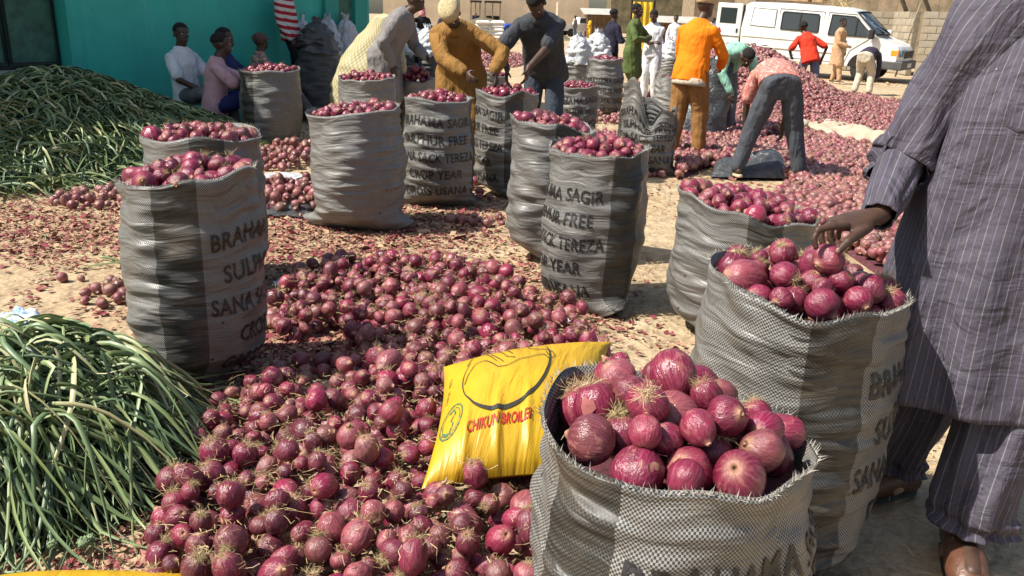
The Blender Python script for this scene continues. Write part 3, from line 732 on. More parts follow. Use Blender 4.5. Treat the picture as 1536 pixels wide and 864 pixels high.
q_ = atY(1243, 389, 2.075); onion_thing(q_, .043, 'purple onion pinched by the fingers of the resting hand', 'onion under the fingers', rooty=1.0, pool=ON_FRESH)
std(1095, 520, 322, 212, 17, 'grey woven onion sack just behind the one under the hand', 34, 'mid', None, .039, rimtilt=(-.16, 0), res=1.2)
std(312, 592, 276, 196, -13, 'tall grey onion sack on the left with a black band and shaded lettering', 46, 'mid', LINES, .040, textrow=.70, res=1.6, tsize=.094, bottom=.60, ears=.2, wr=.95, rimtilt=(.12, 0))
std(326, 445, 214, 170, 2, 'grey onion sack behind the tall left one, showing only its top', 34, 'mid', None, .038, res=.9)
std(538, 352, 172, 134, 70, 'plain grey sack with flared bottom corners and a folded flap', 36, 'mid', None, .036, mat=M_sack_plain, res=1.2, ears=.55, rimtilt=(0.06, 0))
std(553, 240, 118, 84, 60, 'grey onion sack in front of the cream straw sack', 30, 'far', None, .036, mat=M_sack_plain, res=.8)
std(411, 222, 108, 90, -45, 'grey onion sack in the shade beside the seated men', 30, 'far', None, .036, res=.8)
std(657, 315, 152, 101, -96, 'grey onion sack with five full lines of lettering facing the camera', 34, 'mid', LINES[:5], .036, textrow=.78, res=1.0, tsize=.10, ears=.5)
std(757, 296, 141, 92, 15, 'grey onion sack under the hands of the two bending men', 28, 'far', LINES[:5], .036, textrow=.78, earname=1, res=.9, tsize=.10)
std(822, 398, 192, 122, 22, 'grey onion sack half hidden behind the lettered central sack', 24, 'mid', None, .036, res=1.0, rimtilt=(-.1, 0))
std(876, 472, 233, 150, 36, 'central lettered onion sack with a dark band on its right', 34, 'mid', LINES[:5], .036, textrow=.73, earname=1, res=1.4, tsize=.092, ears=.45, lean=(.03, 0))
std(860, 205, 132, 68, -84, 'small lettered onion sack right of the polo shirt man', 26, 'far', LINES[:4], .036, textrow=.7, res=.7, tsize=.11)
std(903, 176, 90, 54, -80, 'grey onion sack left of the green tunic man', 24, 'far', LINES[:5], .036, textrow=.6, res=.6, tsize=.11)
std(626, 215, 124, 56, 40, 'grey onion sack behind the lettered one, left of the ochre tunic', 26, 'far', None, .036, mat=M_sack_plain, res=.6, fillk=dict(dome=.16))
std(735, 190, 113, 50, 40, 'grey onion sack between the ochre tunic and the polo shirt', 22, 'far', None, .036, mat=M_sack_plain, res=.6)
# half-empty lettered sack with an open, crumpled mouth
def open_sack(pxc, yb, yr, wpx, ear, label, mat, lines, slump, dip, seed):
    c, h, r = place(pxc, yb, yr, wpx); yaw = view_ang(c)+math.radians(ear); root = empty('empty_sack', c)
    S0 = sack_surf(seed, h, r, yaw, ears=.5, wr=.9, rim=.02)
    va = view_ang(c)
    def S(u, v, off=0.0):
        P = S0(u, v, off); v = np.asarray(v, float); th = np.arctan2(P[..., 1], P[..., 0])-va
        k = np.clip((v-.45)/.55, 0, 1)
        tw = np.mod(th+math.pi, 2*math.pi)-math.pi; d = dip*(np.exp(-((tw-.10)/.34)**2)+.75/(1+np.exp(-(tw-.35)/.12))*(tw < 2.2)+.6*(np.abs(tw) > 2.0)); P[..., 2] -= h*k*d
        sq = 1-slump*k*.6; dx = P[..., 0]*math.cos(va)+P[..., 1]*math.sin(va)
        P[..., 0] -= math.cos(va)*dx*(1-sq); P[..., 1] -= math.sin(va)*dx*(1-sq)
        P[..., 2] += .03*k*np.sin(th*5+seed); return P
    nu, nv = 110, 90; u = np.linspace(.25, 1.25, nu+1); v = np.linspace(0, 1, nv); U, Vv = np.meshgrid(u, v); P = S(U, Vv); per = 6.28*r
    inn = S(U, np.clip(Vv, .3, 1), -.006)[::-1]
    V = np.concatenate([P.reshape(-1, 3), inn.reshape(-1, 3)]); cor = np.abs((U+.25) % .5-.25)*per; ca = np.clip(.5+(.085-cor)*30, 0, 1).ravel()
    UV = np.stack([U*per, Vv*h], -1).reshape(-1, 2)
    obj('woven_bag', V, grid_faces(nu+1, nv*2), mat, root, uv=np.concatenate([UV, UV[::-1]]), att={'corner': np.concatenate([ca, ca[::-1]])})
    n0 = P[0]; obj('bag_bottom', np.concatenate([n0, [n0.mean(0)]]), [(i+1, i, nu+1) for i in range(nu)], mat, root)
    for i, s in enumerate(lines):
        T, TF, w = text_mesh(s); ws = min(.082, .5*per*.8/w); uu = .25+T[:, 0]*ws/per; vv = .66-i*.125+T[:, 1]*.10/h
        obj('printed_line', S(uu, vv, .004), TF, M_ink, root, smooth=False)
    tag(root, label, 'sack'); return root
open_sack(965, 266, 128, 82, -97, 'half empty lettered sack with a torn open mouth near the orange sweater', M_sack, LINES[:6], .35, .36, 5)
open_sack(1003, 190, 112, 52, -70, 'slumped shiny grey sack behind the half empty lettered sack', M_sack_plain, [], .5, .2, 8)

# closed sacks with white plastic tops, and dark tied sacks by the wall
def tied_sack(px, yb, ytop, wpx, label, mat, topmat, cone=.35, seed=0, group=None):
    c, h, r = place(px, yb, ytop, wpx); root = empty('tied_sack', c); hb = h*(1-cone)
    S0 = sack_surf(seed, hb, r, RNG.uniform(0, 3), ears=.2, wr=1.5, rim=.0)
    nu, nv = 60, 50; u = np.linspace(0, 1, nu+1); v = np.linspace(0, 1, nv); U, Vv = np.meshgrid(u, v); P = S0(U, Vv)
    obj('woven_bag', P.reshape(-1, 3), grid_faces(nu+1, nv), mat, root, uv=np.stack([U*6.28*r, Vv*hb], -1).reshape(-1, 2), att={'corner': np.zeros(U.size)})
    nz = fract_noise(seed+5, 12, 9, 8); t = np.linspace(0, 1, 26); rows = []; rim_ = S0(u, np.ones(nu+1)*.99); c0 = rim_.mean(0)
    for tt in t:
        k = 1-tt; sc = (.18+.82*k**.5)*1.05; q = c0+(rim_-c0)*sc; q = q+(q-c0)*(.10*nz(u, tt*2)[:, None]); q[:, 2] = c0[2]-.01+(h-hb)*tt**.85+.025*nz(u, tt+3)*(1-.3*tt); rows.append(q)
    q = c0+(rim_-c0)*.22*(1+.3*nz(u, 5.)[:, None]); q[:, 2] = h+.06+.03*nz(u, 1.); rows.append(q)
    V = np.concatenate(rows); obj('plastic_top' if topmat is M_white_plastic else 'tied_top', V, grid_faces(nu+1, len(rows)), topmat, root, uv=np.stack([np.tile(u, len(rows))*6.28*r, np.repeat(np.linspace(0, .4, len(rows)), nu+1)], -1), att={'corner': np.zeros(len(V))})
    tag(root, label, 'sack', group); return root
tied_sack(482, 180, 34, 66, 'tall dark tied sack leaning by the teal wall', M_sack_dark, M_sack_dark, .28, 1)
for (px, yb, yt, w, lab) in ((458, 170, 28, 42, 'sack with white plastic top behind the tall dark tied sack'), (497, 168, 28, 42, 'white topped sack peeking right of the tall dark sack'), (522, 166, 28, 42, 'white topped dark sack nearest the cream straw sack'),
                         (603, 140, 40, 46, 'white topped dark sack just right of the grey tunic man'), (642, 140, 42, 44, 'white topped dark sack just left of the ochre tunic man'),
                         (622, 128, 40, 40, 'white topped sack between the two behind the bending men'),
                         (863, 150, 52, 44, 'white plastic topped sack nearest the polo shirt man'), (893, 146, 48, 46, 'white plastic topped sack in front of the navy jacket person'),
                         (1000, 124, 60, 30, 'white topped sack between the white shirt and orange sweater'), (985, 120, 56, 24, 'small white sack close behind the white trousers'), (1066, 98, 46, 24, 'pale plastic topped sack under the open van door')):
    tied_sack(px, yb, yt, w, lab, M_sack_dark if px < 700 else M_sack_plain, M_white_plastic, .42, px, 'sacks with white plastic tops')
# far stack of white sacks
M_whitesack = plain('white_woven_sack', (.62, .60, .57), .7, .2, 6, .3)
def lying_sack(c, L, W, T, rz, mat, label, group, seed):
    s, t = np.meshgrid(np.linspace(-1, 1, 17), np.linspace(-1, 1, 11)); e = np.clip((1-s**4)*(1-t**4), 0, 1)**.4; nz = noise2(seed, 10, 3)
    top = np.stack([s*L/2*(1-.06*t*t), t*W/2*(1-.05*s*s), T/2*e*(1+.12*nz(s, t))], -1).reshape(-1, 3); bot = top*np.array([1, 1, -1])
    V = np.concatenate([top, bot]); F = grid_faces(17, 11); o = obj('filled_sack', V, np.concatenate([F, F[:, ::-1]+len(top)]), mat, None, loc=c, rot=(0, 0, rz)); return tag(o, label, 'sack', group)
pc = atY(732, 60, 50)
for j in range(6):
    for i in range(2):
        lying_sack((pc[0]-.35+i*.85+RNG.normal(0, .03), 50+RNG.normal(0, .04), .12+j*.2), .85, .5, .24, RNG.normal(0, .08), M_whitesack, 'white sack in the far stack beside the bending blue figure', 'far stack of white sacks', 40+j*2+i)

# ------------------------------------------------------------------ onions on the ground
def gp(L, z=.05): return [tuple(at(x, y, z)[:2]) for x, y in L]
H1 = gp([(215, 960), (238, 800), (262, 705), (330, 612), (430, 582), (480, 600), (560, 530), (500, 484), (425, 500), (412, 462), (425, 432), (480, 404), (560, 392), (650, 394), (745, 402), (785, 440), (862, 466), (890, 505), (930, 560), (905, 700), (850, 960)])
area = .5*abs(sum(H1[i][0]*H1[(i+1) % len(H1)][1]-H1[(i+1) % len(H1)][0]*H1[i][1] for i in range(len(H1))))
def h1_floor(x, y): return ground_z(x, y)+np.minimum(.085, poly_dist(x, y, H1)*.22)*(.8+.2*gn(x*.7, y*.7))
n_h1 = int(area/(math.pi*.035**2)*1.16)
P1, R1 = drop_pack(n_h1, poly_sampler(H1), h1_floor, lambda: float(np.clip(RNG.normal(.0345, .0065), .020, .052)), 6, .93)
keep = np.ones(len(P1), bool)
for (lab, (root, p, S, h, r, ct)) in SACKS.items():
    keep &= np.hypot(P1[:, 0]-p[0], P1[:, 1]-p[1]) > r*1.04+R1*.8
P1, R1 = P1[keep], R1[keep]
yTL = at(666, 550, .27); yTR = at(915, 512, .29); yBL = at(632, 734, .16); yBR = at(890, 712, .16)      # corners of the yellow bag that lies on the heap
ypoly = [tuple(p[:2]) for p in (yTL, yTR, yBR, yBL)]; A_ = np.c_[[yTL, yTR, yBR, yBL]]; pl = np.linalg.lstsq(np.c_[A_[:, :2], np.ones(4)], A_[:, 2], rcond=None)[0]
inb = in_poly(P1[:, 0], P1[:, 1], ypoly); keep = ~(inb & (P1[:, 2]+R1 > P1[:, 0]*pl[0]+P1[:, 1]*pl[1]+pl[2]-.035*inb)); P1, R1 = P1[keep], R1[keep]
above = np.array([((np.hypot(P1[:, 0]-p[0], P1[:, 1]-p[1]) < r*.9) & (P1[:, 2] > p[2]+r*.7)).any() for p, r in zip(P1, R1)])
px_ok = []
for p in P1:
    d = p-EYE; zc = d@FWD; px_ok.append(-.04 < (d@RGT)/zc*FPX/1536+.5 < 1.04 and (-(d@UPV)/zc*FPX+432) < 885)
px_ok = np.array(px_ok); order = np.argsort(np.hypot(P1[:, 0], P1[:, 1])+above*50+(~px_ok)*50)
near = np.zeros(len(P1), bool); near[order[:300-sum(o.name.startswith('onion') and o.parent is None and 'category' in o and o['category'] == 'onion' for o in bpy.data.objects)]] = True
for p, r in zip(P1[near], R1[near]): onion_thing(p, r, 'purple-red onion loose in the front of the ground heap', 'onions in the front of the ground heap', rooty=.58)
onion_mass('onion_heap', P1[~near], R1[~near], 'mid', 'broad heap of red onions spread over the ground in the middle', .45)
print('heap onions', len(P1), 'area', area)
def scatter(poly, spacing, rmean, hfun, lod, name, label, layers=1, rooty=.45, jitter=.32, dens=None):
    poly = np.array(poly); lo, hi = poly.min(0), poly.max(0); P = []; s = spacing
    for L in range(layers):
        X, Y = np.meshgrid(np.arange(lo[0], hi[0], s), np.arange(lo[1], hi[1], s*.87)); X = X+(np.arange(X.shape[0]) % 2)[:, None]*s/2+L*s*.37
        X = X+RNG.normal(0, s*jitter, X.shape); Y = Y+RNG.normal(0, s*jitter, Y.shape); x, y = X.ravel(), Y.ravel(); m = in_poly(x, y, poly)
        if dens is not None: m &= RNG.random(len(x)) < dens(x, y)
        x, y = x[m], y[m]; P.append(np.column_stack([x, y, hfun(x, y)+rmean*.75-L*s*.5+RNG.normal(0, .012, len(x))]))
    P = np.concatenate(P); R = np.clip(RNG.normal(rmean, rmean*.15, len(P)), rmean*.6, rmean*1.4)
    k = np.ones(len(P), bool)
    for (lab, (root, p, S, h, r, ct)) in SACKS.items(): k &= np.hypot(P[:, 0]-p[0], P[:, 1]-p[1]) > r*1.02+.02
    return onion_mass(name, P[k], R[k], lod, label, rooty, mat=M_onion_dusty)
# the great spread of onions at the right, up to the van
HPK = at(1118, 122, .0); hpk = np.array([atY(1115, 80, 15.3)[0], 15.3])
hn = noise2(31, 12, 1.3)
def field_z(x, y):
    return ground_z(x, y)+1.02*np.exp(-((x-hpk[0])/1.5)**2-((y-hpk[1])/1.9)**2)+.10*np.clip(hn(x, y)+.2, 0, 1)+.06
A_ = gp([(1010, 215), (1045, 150)]); 
F_far = [tuple(at(1012, 205)[:2]), tuple(at(1050, 140)[:2]), (hpk[0]-1.9, 16.5), (hpk[0]+.4, 18.4), (hpk[0]+2.6, 17.5)]+gp([(1262, 141), (1330, 150), (1392, 150), (1420, 200), (1400, 236), (1352, 216), (1260, 196), (1200, 184), (1120, 215), (1015, 250)], .1)
F_near = gp([(1015, 252), (1120, 218), (1202, 192), (1262, 204), (1352, 226), (1420, 250), (1440, 330), (1400, 420), (1330, 400), (1215, 330), (1160, 292), (1190, 262), (1120, 250), (1060, 244), (1015, 262)], .08)
scatter(F_far, .076, .038, field_z, 'tiny', 'onion_field', 'wide spread of onions between the cream ground sheet and the van', 2, .35)
scatter(F_near, .078, .039, lambda x, y: ground_z(x, y)+.05+.06*np.clip(hn(x*1.3, y*1.3), -.3, 1), 'far', 'onion_field', 'spread of pale dusty onions beside the striped sleeve', 2, .6)
fz_g = lambda x, y: field_z(x, y)-.07
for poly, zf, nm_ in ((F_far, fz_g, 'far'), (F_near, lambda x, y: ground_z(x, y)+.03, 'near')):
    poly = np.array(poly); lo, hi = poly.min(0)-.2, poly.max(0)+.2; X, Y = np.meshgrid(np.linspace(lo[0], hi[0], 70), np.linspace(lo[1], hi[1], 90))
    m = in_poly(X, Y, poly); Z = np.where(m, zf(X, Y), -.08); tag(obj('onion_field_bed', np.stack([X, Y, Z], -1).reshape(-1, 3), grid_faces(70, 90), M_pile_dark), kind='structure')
gzf = lambda x, y: ground_z(x, y)
def small_heap(px, py, rx, ry, hgt, n, label, rm=.043, lod='mid'):
    rm *= .84; n = int(n*1.45)
    c = at(px, py, .02); sm = lambda k: np.column_stack([c[0]+(t := np.sqrt(RNG.random(k)))*np.cos(a := RNG.uniform(0, 6.28, k))*rx, c[1]+t*np.sin(a)*ry])
    fl = lambda x, y: ground_z(x, y)+hgt*np.clip(1-((x-c[0])/rx)**2-((y-c[1])/ry)**2, 0, 1)
    P, R = drop_pack(n, sm, fl, lambda: float(np.clip(RNG.normal(rm, .006), .02, .06)), 8); k = np.ones(len(P), bool)
    for (lab, (root, p, S, h, r, ct)) in SACKS.items(): k &= np.hypot(P[:, 0]-p[0], P[:, 1]-p[1]) > r*1.02+.02
    onion_mass('onion_heap', P[k], R[k], lod, label, mat=M_onion_dusty)
small_heap(443, 300, .42, .42, .10, 85, 'small onion heap on a dark sheet left of the plain grey sack')
small_heap(432, 240, .42, .6, .10, 90, 'small shaded onion heap behind the tall left sack', lod='far')
small_heap(160, 296, .40, .35, .02, 34, 'few onions scattered at the foot of the leaf heap', .042)
small_heap(722, 284, .28, .35, .03, 26, 'few onions on the ground below the bending men', .04)
small_heap(900, 215, .6, .7, .10, 120, 'onion heap on the ground behind the central lettered sack', lod='far')
small_heap(895, 175, .5, .8, .06, 70, 'onions on the ground below the green tunic man', lod='far')
small_heap(1050, 232, .55, .5, .03, 50, 'onions on the ground around the orange sweater man', .042, 'far')
small_heap(740, 90, 1.3, 5.0, .25, 620, 'far bed of pink onions behind the bending men', .06, 'tiny')
small_heap(640, 140, 1.2, 1.6, .2, 220, 'far onion heap between the tied sacks', .05, 'tiny')
small_heap(990, 262, .16, .12, .0, 4, 'pair of stray onions on the sand beside the half empty sack', .042)
small_heap(690, 330, .35, .22, .0, 7, 'stray onions on the sand by the five line sack', .036)
small_heap(70, 428, .7, .5, .0, 12, 'stray onions among skins left of the tall sack', .038)
small_heap(372, 500, .25, .3, .0, 10, 'shaded stray onions beside the tall left sack', .045)
small_heap(440, 575, .3, .25, .0, 12, 'stray onions on the littered gap in the ground heap', .04)
# ------------------------------------------------------------------ heaps of cut onion leaves
def leaf_geos(P, w, sides=4, flat=.45, rng=RNG):
    """tapering hollow leaves along points P (leaf, point, 3), all at once: vertices (leaf, k, 3), faces of one, uv of one"""
    N, n, _ = P.shape; T = np.gradient(P, axis=1); T /= np.linalg.norm(T, axis=2, keepdims=True)+1e-9; t = np.linspace(0, 1, n)
    ww = w[:, None]*np.interp(t, [0, .08, .35, .8, 1], [.75, .95, 1, .55, .06])[None]
    x = np.cross(T, np.array([0, 0, 1.0])); l = np.linalg.norm(x, axis=2, keepdims=True); x = np.where(l > .05, x/(l+1e-9), np.array([1.0, 0, 0])); y = np.cross(x, T)
    q = (rng.uniform(0, 3.14, N)[:, None]+rng.normal(0, 1.2, N)[:, None]*t[None])[..., None]; xx = x*np.cos(q)+y*np.sin(q); yy = -x*np.sin(q)+y*np.cos(q); a = np.arange(sides+1)/sides*2*math.pi
    V = P[:, :, None]+(np.cos(a)[None, None]*ww[..., None])[..., None]*xx[:, :, None]+(np.sin(a)[None, None]*ww[..., None]*flat)[..., None]*yy[:, :, None]
    UV = np.stack(np.meshgrid(a/6.283, t), -1).reshape(-1, 2)
    return V.reshape(N, -1, 3), grid_faces(sides+1, n), UV
def leaf_paths(x, y, th, L, n, surf, lift, wob=.25, kink=.12, rng=RNG):
    N = len(x); P = np.zeros((N, n, 3)); st = L/(n-1); kk = rng.normal(0, wob, N)
    for i in range(n):
        t = i/(n-1); P[:, i, 0] = x; P[:, i, 1] = y; P[:, i, 2] = surf(x, y)+lift*(1-t)*(.6+1.2*math.sin(t*2.6))+.006
        th = th+kk/n+rng.normal(0, .07, N)+np.where(rng.random(N) < kink/n*2, rng.normal(0, 1.0, N), 0); dz = surf(x+np.cos(th)*.02, y+np.sin(th)*.02)-surf(x, y); sl = 1/np.sqrt(1+np.minimum(9, (dz/.02)**2)); x = x+np.cos(th)*st*sl; y = y+np.sin(th)*st*sl
    return P
def mound_mesh(name, c, surf, rx, ry, mat, parent=None, sink=.05, n=40):
    X, Y = np.meshgrid(np.linspace(-rx, rx, n)+c[0], np.linspace(-ry, ry, n)+c[1]); Z = surf(X, Y)-sink
    return obj(name, np.stack([X-(0 if parent is None else parent.location[0]), Y-(0 if parent is None else parent.location[1]), Z], -1).reshape(-1, 3), grid_faces(n, n), mat, parent)
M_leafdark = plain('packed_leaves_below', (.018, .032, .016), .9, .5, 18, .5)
M_seed = plain('flower_head_green', (.22, .30, .16), .8, .3, 60, .5)
# near heap, lower left
nc = at(60, 700, .0); near_n = noise2(71, 10, 5)
ncx, ncy = nc[0]-.12, nc[1]+.02
def near_surf(x, y):
    rr = np.sqrt(((x-ncx)/.76)**2+((y-ncy)/.60)**2); return np.maximum(0.0, .265*(1-rr**1.5))*(1+.24*near_n(x, y))+.012
heap = empty('leaf_heap', (ncx, ncy, 0)); tag(heap, 'near heap of long green onion leaves in the lower left corner', 'leaf heap')
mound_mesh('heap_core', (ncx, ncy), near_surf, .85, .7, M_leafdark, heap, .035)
o3 = np.array([ncx, ncy, 0]); N = 3400; r = RNG.random(N)**.6; a = RNG.uniform(-3.3, 1.3, N)
x = ncx-.12+.66*r*np.cos(a)*.85; y = ncy+.03+.50*r*np.sin(a)*.85; tuft = (RNG.random(N)*60).astype(int); td = RNG.normal(-.25, .95, 60)[tuft]
th = np.arctan2(y-ncy-.08, x-ncx+.25)*.6+td+RNG.normal(0, .33, N)+np.where(RNG.random(N) < .14, RNG.normal(0, 1.5, N), 0)
P = leaf_paths(x, y, th, RNG.uniform(.22, .62, N), 12, near_surf, RNG.uniform(.005, .10, N)*(1+.9*(tuft % 4 == 0)), .7, .5)-o3; lw = RNG.uniform(.0042, .0115, N)
V, F, U = leaf_geos(P, lw, 5, .34); top = np.argsort(-(P[:, 4, 2]-near_surf(P[:, 4, 0]+ncx, P[:, 4, 1]+ncy)+lw*4+.4*(P[:, 4, 1] < .1)))[:300]; is_top = np.zeros(N, bool); is_top[top] = True
for i in top: obj('leaf', V[i], F, M_leaf, heap, uv=U, att={'rnd': np.full(V.shape[1], RNG.random()*.3)})
W = V[~is_top]; k = len(W)
tag(obj('leaf_mass', W.reshape(-1, 3), (F[None]+np.arange(k)[:, None, None]*V.shape[1]).reshape(-1, 4), M_leaf, heap, uv=np.tile(U, (k, 1)), att={'rnd': np.repeat(RNG.random(k), V.shape[1])}), kind='stuff')
for (px, py, z, r) in ((103, 668, .36, .016), (56, 680, .34, .013), (110, 632, .42, .012), (20, 560, .5, .012)):
    p = at(px, py, z); sf = float(near_surf(p[0], p[1]))+.045; g = Geo(); g.ball((p[0]-ncx, p[1]-ncy, sf), r, n=10, m=7); rr = np.random.default_rng(int(px))
    for i in range(40):
        d = norm(rr.normal(size=3)); g.ball((p[0]-ncx+d[0]*r, p[1]-ncy+d[1]*r, sf+d[2]*r), r*.22, n=5, m=4)
    g.build('flower_head', M_seed, heap, smooth=True)
# far heap along the teal wall
fc = at(120, 240, 0.0); fcx, fcy = -4.42, 8.2; far_n = noise2(73, 12, 2.2)
def far_surf(x, y):      # long axis along the wall
    s = (x-fcx)*WD[0]+(y-fcy)*WD[1]; t = (x-fcx)*WN[0]+(y-fcy)*WN[1]; rr = np.sqrt((s/2.35)**2+((t+.15)/1.4)**2)
    return np.maximum(0.0, .76*(1-rr**1.35))*(1+.12*far_n(x, y))+.01
N = 9000; a = RNG.uniform(0, 6.28, N); r = RNG.random(N)**.5; s = 2.3*r*np.cos(a); t = 1.45*r*np.sin(a)-.12; k = t > -.75; s, t = s[k], t[k]; N = len(s)
x = fcx+WD[0]*s+WN[0]*t; y = fcy+WD[1]*s+WN[1]*t; P = leaf_paths(x, y, np.arctan2(y-fcy, x-fcx)+RNG.normal(0, 1.0, N), RNG.uniform(.22, .55, N), 7, far_surf, RNG.uniform(.01, .11, N), .8, .3)
w = (P[..., 0]-WA[0])*WN[0]+(P[..., 1]-WA[1])*WN[1]; P = P[w.min(1) > .03]; V, F, U = leaf_geos(P, RNG.uniform(.008, .016, len(P)), 3, .3); k = len(P)
tag(obj('leaf_heap', V.reshape(-1, 3), (F[None]+np.arange(k)[:, None, None]*V.shape[1]).reshape(-1, 4), M_leaf, None, uv=np.tile(U, (k, 1)), att={'rnd': np.repeat(RNG.random(k), V.shape[1])}), 'large heap of dark green onion leaves piled against the teal wall', 'leaf heap', kind='stuff')
X, Y = np.meshgrid(np.linspace(-2.3, 2.3, 50), np.linspace(-1.6, 1.35, 40)); gx = fcx+WD[0]*X+WN[0]*Y; gy = fcy+WD[1]*X+WN[1]*Y
w = (gx-WA[0])*WN[0]+(gy-WA[1])*WN[1]; sh_ = np.maximum(0, .02-w); gx = gx+sh_*WN[0]; gy = gy+sh_*WN[1]
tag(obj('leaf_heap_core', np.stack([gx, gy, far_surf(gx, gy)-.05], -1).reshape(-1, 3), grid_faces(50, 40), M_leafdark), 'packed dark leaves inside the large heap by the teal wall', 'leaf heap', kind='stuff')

# ------------------------------------------------------------------ litter of skins and straw
ln = noise2(91, 16, 1.6); ln2 = noise2(92, 14, 6)
def litter(n, x0, x1, y0, y1, size, dens, name, mat, label, strand=False, zf=None):
    x = RNG.uniform(x0, x1, n); y = RNG.uniform(y0, y1, n); m = RNG.random(n) < dens(x, y); x, y = x[m], y[m]; n = len(x)
    z = (zf or ground_z)(x, y)+.004; c = np.column_stack([x, y, z]); a = RNG.uniform(0, 6.28, n); tilt = RNG.normal(0, .35, n); s = size*np.exp(RNG.normal(0, .35, n)); r = RNG.random(n)
    ax = np.column_stack([np.cos(a), np.sin(a), tilt*.5]); ay = np.column_stack([-np.sin(a), np.cos(a), RNG.normal(0, .3, n)]); up = np.array([0, 0, 1.0])
    if strand:
        L = s*RNG.uniform(1.5, 4, n); w = .0013*np.ones(n); b = RNG.normal(0, .25, n); V = np.zeros((n, 6, 3)); ax[:, 2] *= .3
        for k, (t, q) in enumerate(((-.5, -1), (-.5, 1), (0, -1), (0, 1), (.5, -1), (.5, 1))):
            V[:, k] = c+ax*(L*t)[:, None]+ay*(q*w+b*L*(.25-t*t))[:, None]+up*(.006+.008*(t == 0))
        F = np.array([[0, 1, 3, 2], [2, 3, 5, 4]]); K = 6
    else:
        s = s*np.clip(np.hypot(x, y)/3.4, .55, 1.1); V = np.zeros((n, 6, 3)); cu = np.abs(RNG.normal(.3, .25, n))
        for k, (t, q) in enumerate(((-.5, -.45), (-.5, .45), (0, -.6), (0, .6), (.5, -.3), (.5, .35))):
            V[:, k] = c+ax*(s*t)[:, None]+ay*(s*q*.7*RNG.uniform(.6, 1.3, n))[:, None]+up*(s*cu*(abs(t)*.9)+.003+s*.15*RNG.random(n))[:, None]
        V += RNG.normal(0, .13, V.shape)*s[:, None, None]*np.array([1, 1, .5])
        F = np.array([[0, 1, 3, 2], [2, 3, 5, 4]]); K = 6
    V = V.reshape(-1, 3); F = (F[None]+np.arange(n)[:, None, None]*K).reshape(-1, 4)
    V[:, 2] = np.maximum(V[:, 2], np.repeat(z, K)-.002)
    return tag(obj(name, V, F, mat, None, att={'rnd': np.repeat(r, K)}, smooth=False), label, 'litter', kind='stuff')
def d_left(x, y):        # thick on the left between the leaf heaps and the sacks
    d = np.clip(.62+.75*ln(x, y)+.35*ln2(x, y), 0, 1)
    return d*np.clip((1.0-(x+.7)/1.5), .1, 1)*np.clip((7.3-y)/1.0, 0, 1)
litter(60000, -4.6, 1.0, 1.6, 7.4, .021, d_left, 'onion_skin_litter', M_skin_litter, 'red and tan onion skins strewn over the sand on the left')
def d_h1(x, y):
    return np.clip(.9-poly_dist(x, y, H1)/.55, 0, 1)*np.clip(.55+.6*ln2(x, y), 0, 1)
litter(42000, -1.9, .9, 1.4, 5.4, .019, d_h1, 'onion_skin_litter', M_skin_litter, 'onion skins scattered around the central onion heap')
litter(9000, -1.3, -.35, 2.4, 3.7, .019, lambda x, y: np.clip(.6+.5*ln2(x, y), 0, 1), 'onion_skin_litter', M_skin_litter, 'dense onion skins in the gap of the ground heap')
litter(16000, -3, 3.5, 4.5, 14, .022, lambda x, y: np.clip(.25+.6*ln(x, y)+.3*ln2(x, y), 0, 1)*.7, 'onion_skin_litter', M_skin_litter, 'thin scatter of onion skins around the far sacks')
litter(16000, -4.5, 3.4, 1.2, 9, .022, lambda x, y: np.clip(.35+.5*ln2(x*.6+3, y*.6), .06, 1), 'straw_litter', M_straw, 'dry roots and straw bits lying over the sand', True)
litter(6000, .2, 2.2, 4.0, 8, .03, lambda x, y: np.clip(.5+.5*ln2(x, y), .1, 1), 'straw_litter', M_straw, 'pale straw on the sand right of the central sack', True)
litter(2500, 1.0, 3.2, 1.0, 4.2, .024, lambda x, y: np.clip(.3+.5*ln2(x, y), .02, 1), 'straw_litter', M_straw, 'sparse straw around the feet of the striped tunic man', True)
litter(5000, 5, 13, 15, 26, .04, lambda x, y: np.clip(.2+.5*ln(x, y), .0, 1), 'straw_litter', M_straw, 'rubbish and straw on the sand in front of the van', False)
litter(9000, -4.5, 3.5, 1.2, 12, .012, lambda x, y: np.clip(.3+.6*ln2(x*.7, y*.7), .08, 1), 'soil_crumbs', M_ground, 'small crumbs of dry soil over the sand')
# dry root threads and skin shreds caught on the onions of the heap
i_ = RNG.integers(0, len(P1), 5200); a_ = RNG.uniform(0, 6.28, 5200); q_ = RNG.random(5200)**.5*.95; tx = P1[i_, 0]+np.cos(a_)*R1[i_]*q_; ty = P1[i_, 1]+np.sin(a_)*R1[i_]*q_; tz = P1[i_, 2]+R1[i_]*np.sqrt(1-q_**2)
V = []
for k in range(5):
    V.append(np.column_stack([tx, ty, tz+.003+.01*RNG.random(5200)]))
    tx = tx+RNG.normal(0, .010, 5200)+np.cos(a_)*.006; ty = ty+RNG.normal(0, .010, 5200)+np.sin(a_)*.006; tz = tz+RNG.normal(-.001, .005, 5200)
V = np.stack(V, 1); sd_ = RNG.normal(0, 1, (5200, 1, 3)); sd_ = sd_/np.linalg.norm(sd_, axis=2, keepdims=True)*.0009; V = np.stack([V-sd_, V+sd_], 2).reshape(-1, 3)
F = np.array([[2*k, 2*k+1, 2*k+3, 2*k+2] for k in range(4)]); F = (F[None]+np.arange(5200)[:, None, None]*10).reshape(-1, 4)
tag(obj('root_threads', V, F, M_straw, None, att={'rnd': np.repeat(RNG.random(5200), 10)}, smooth=False), 'dry root threads strewn over the onions of the ground heap', 'litter', kind='stuff')
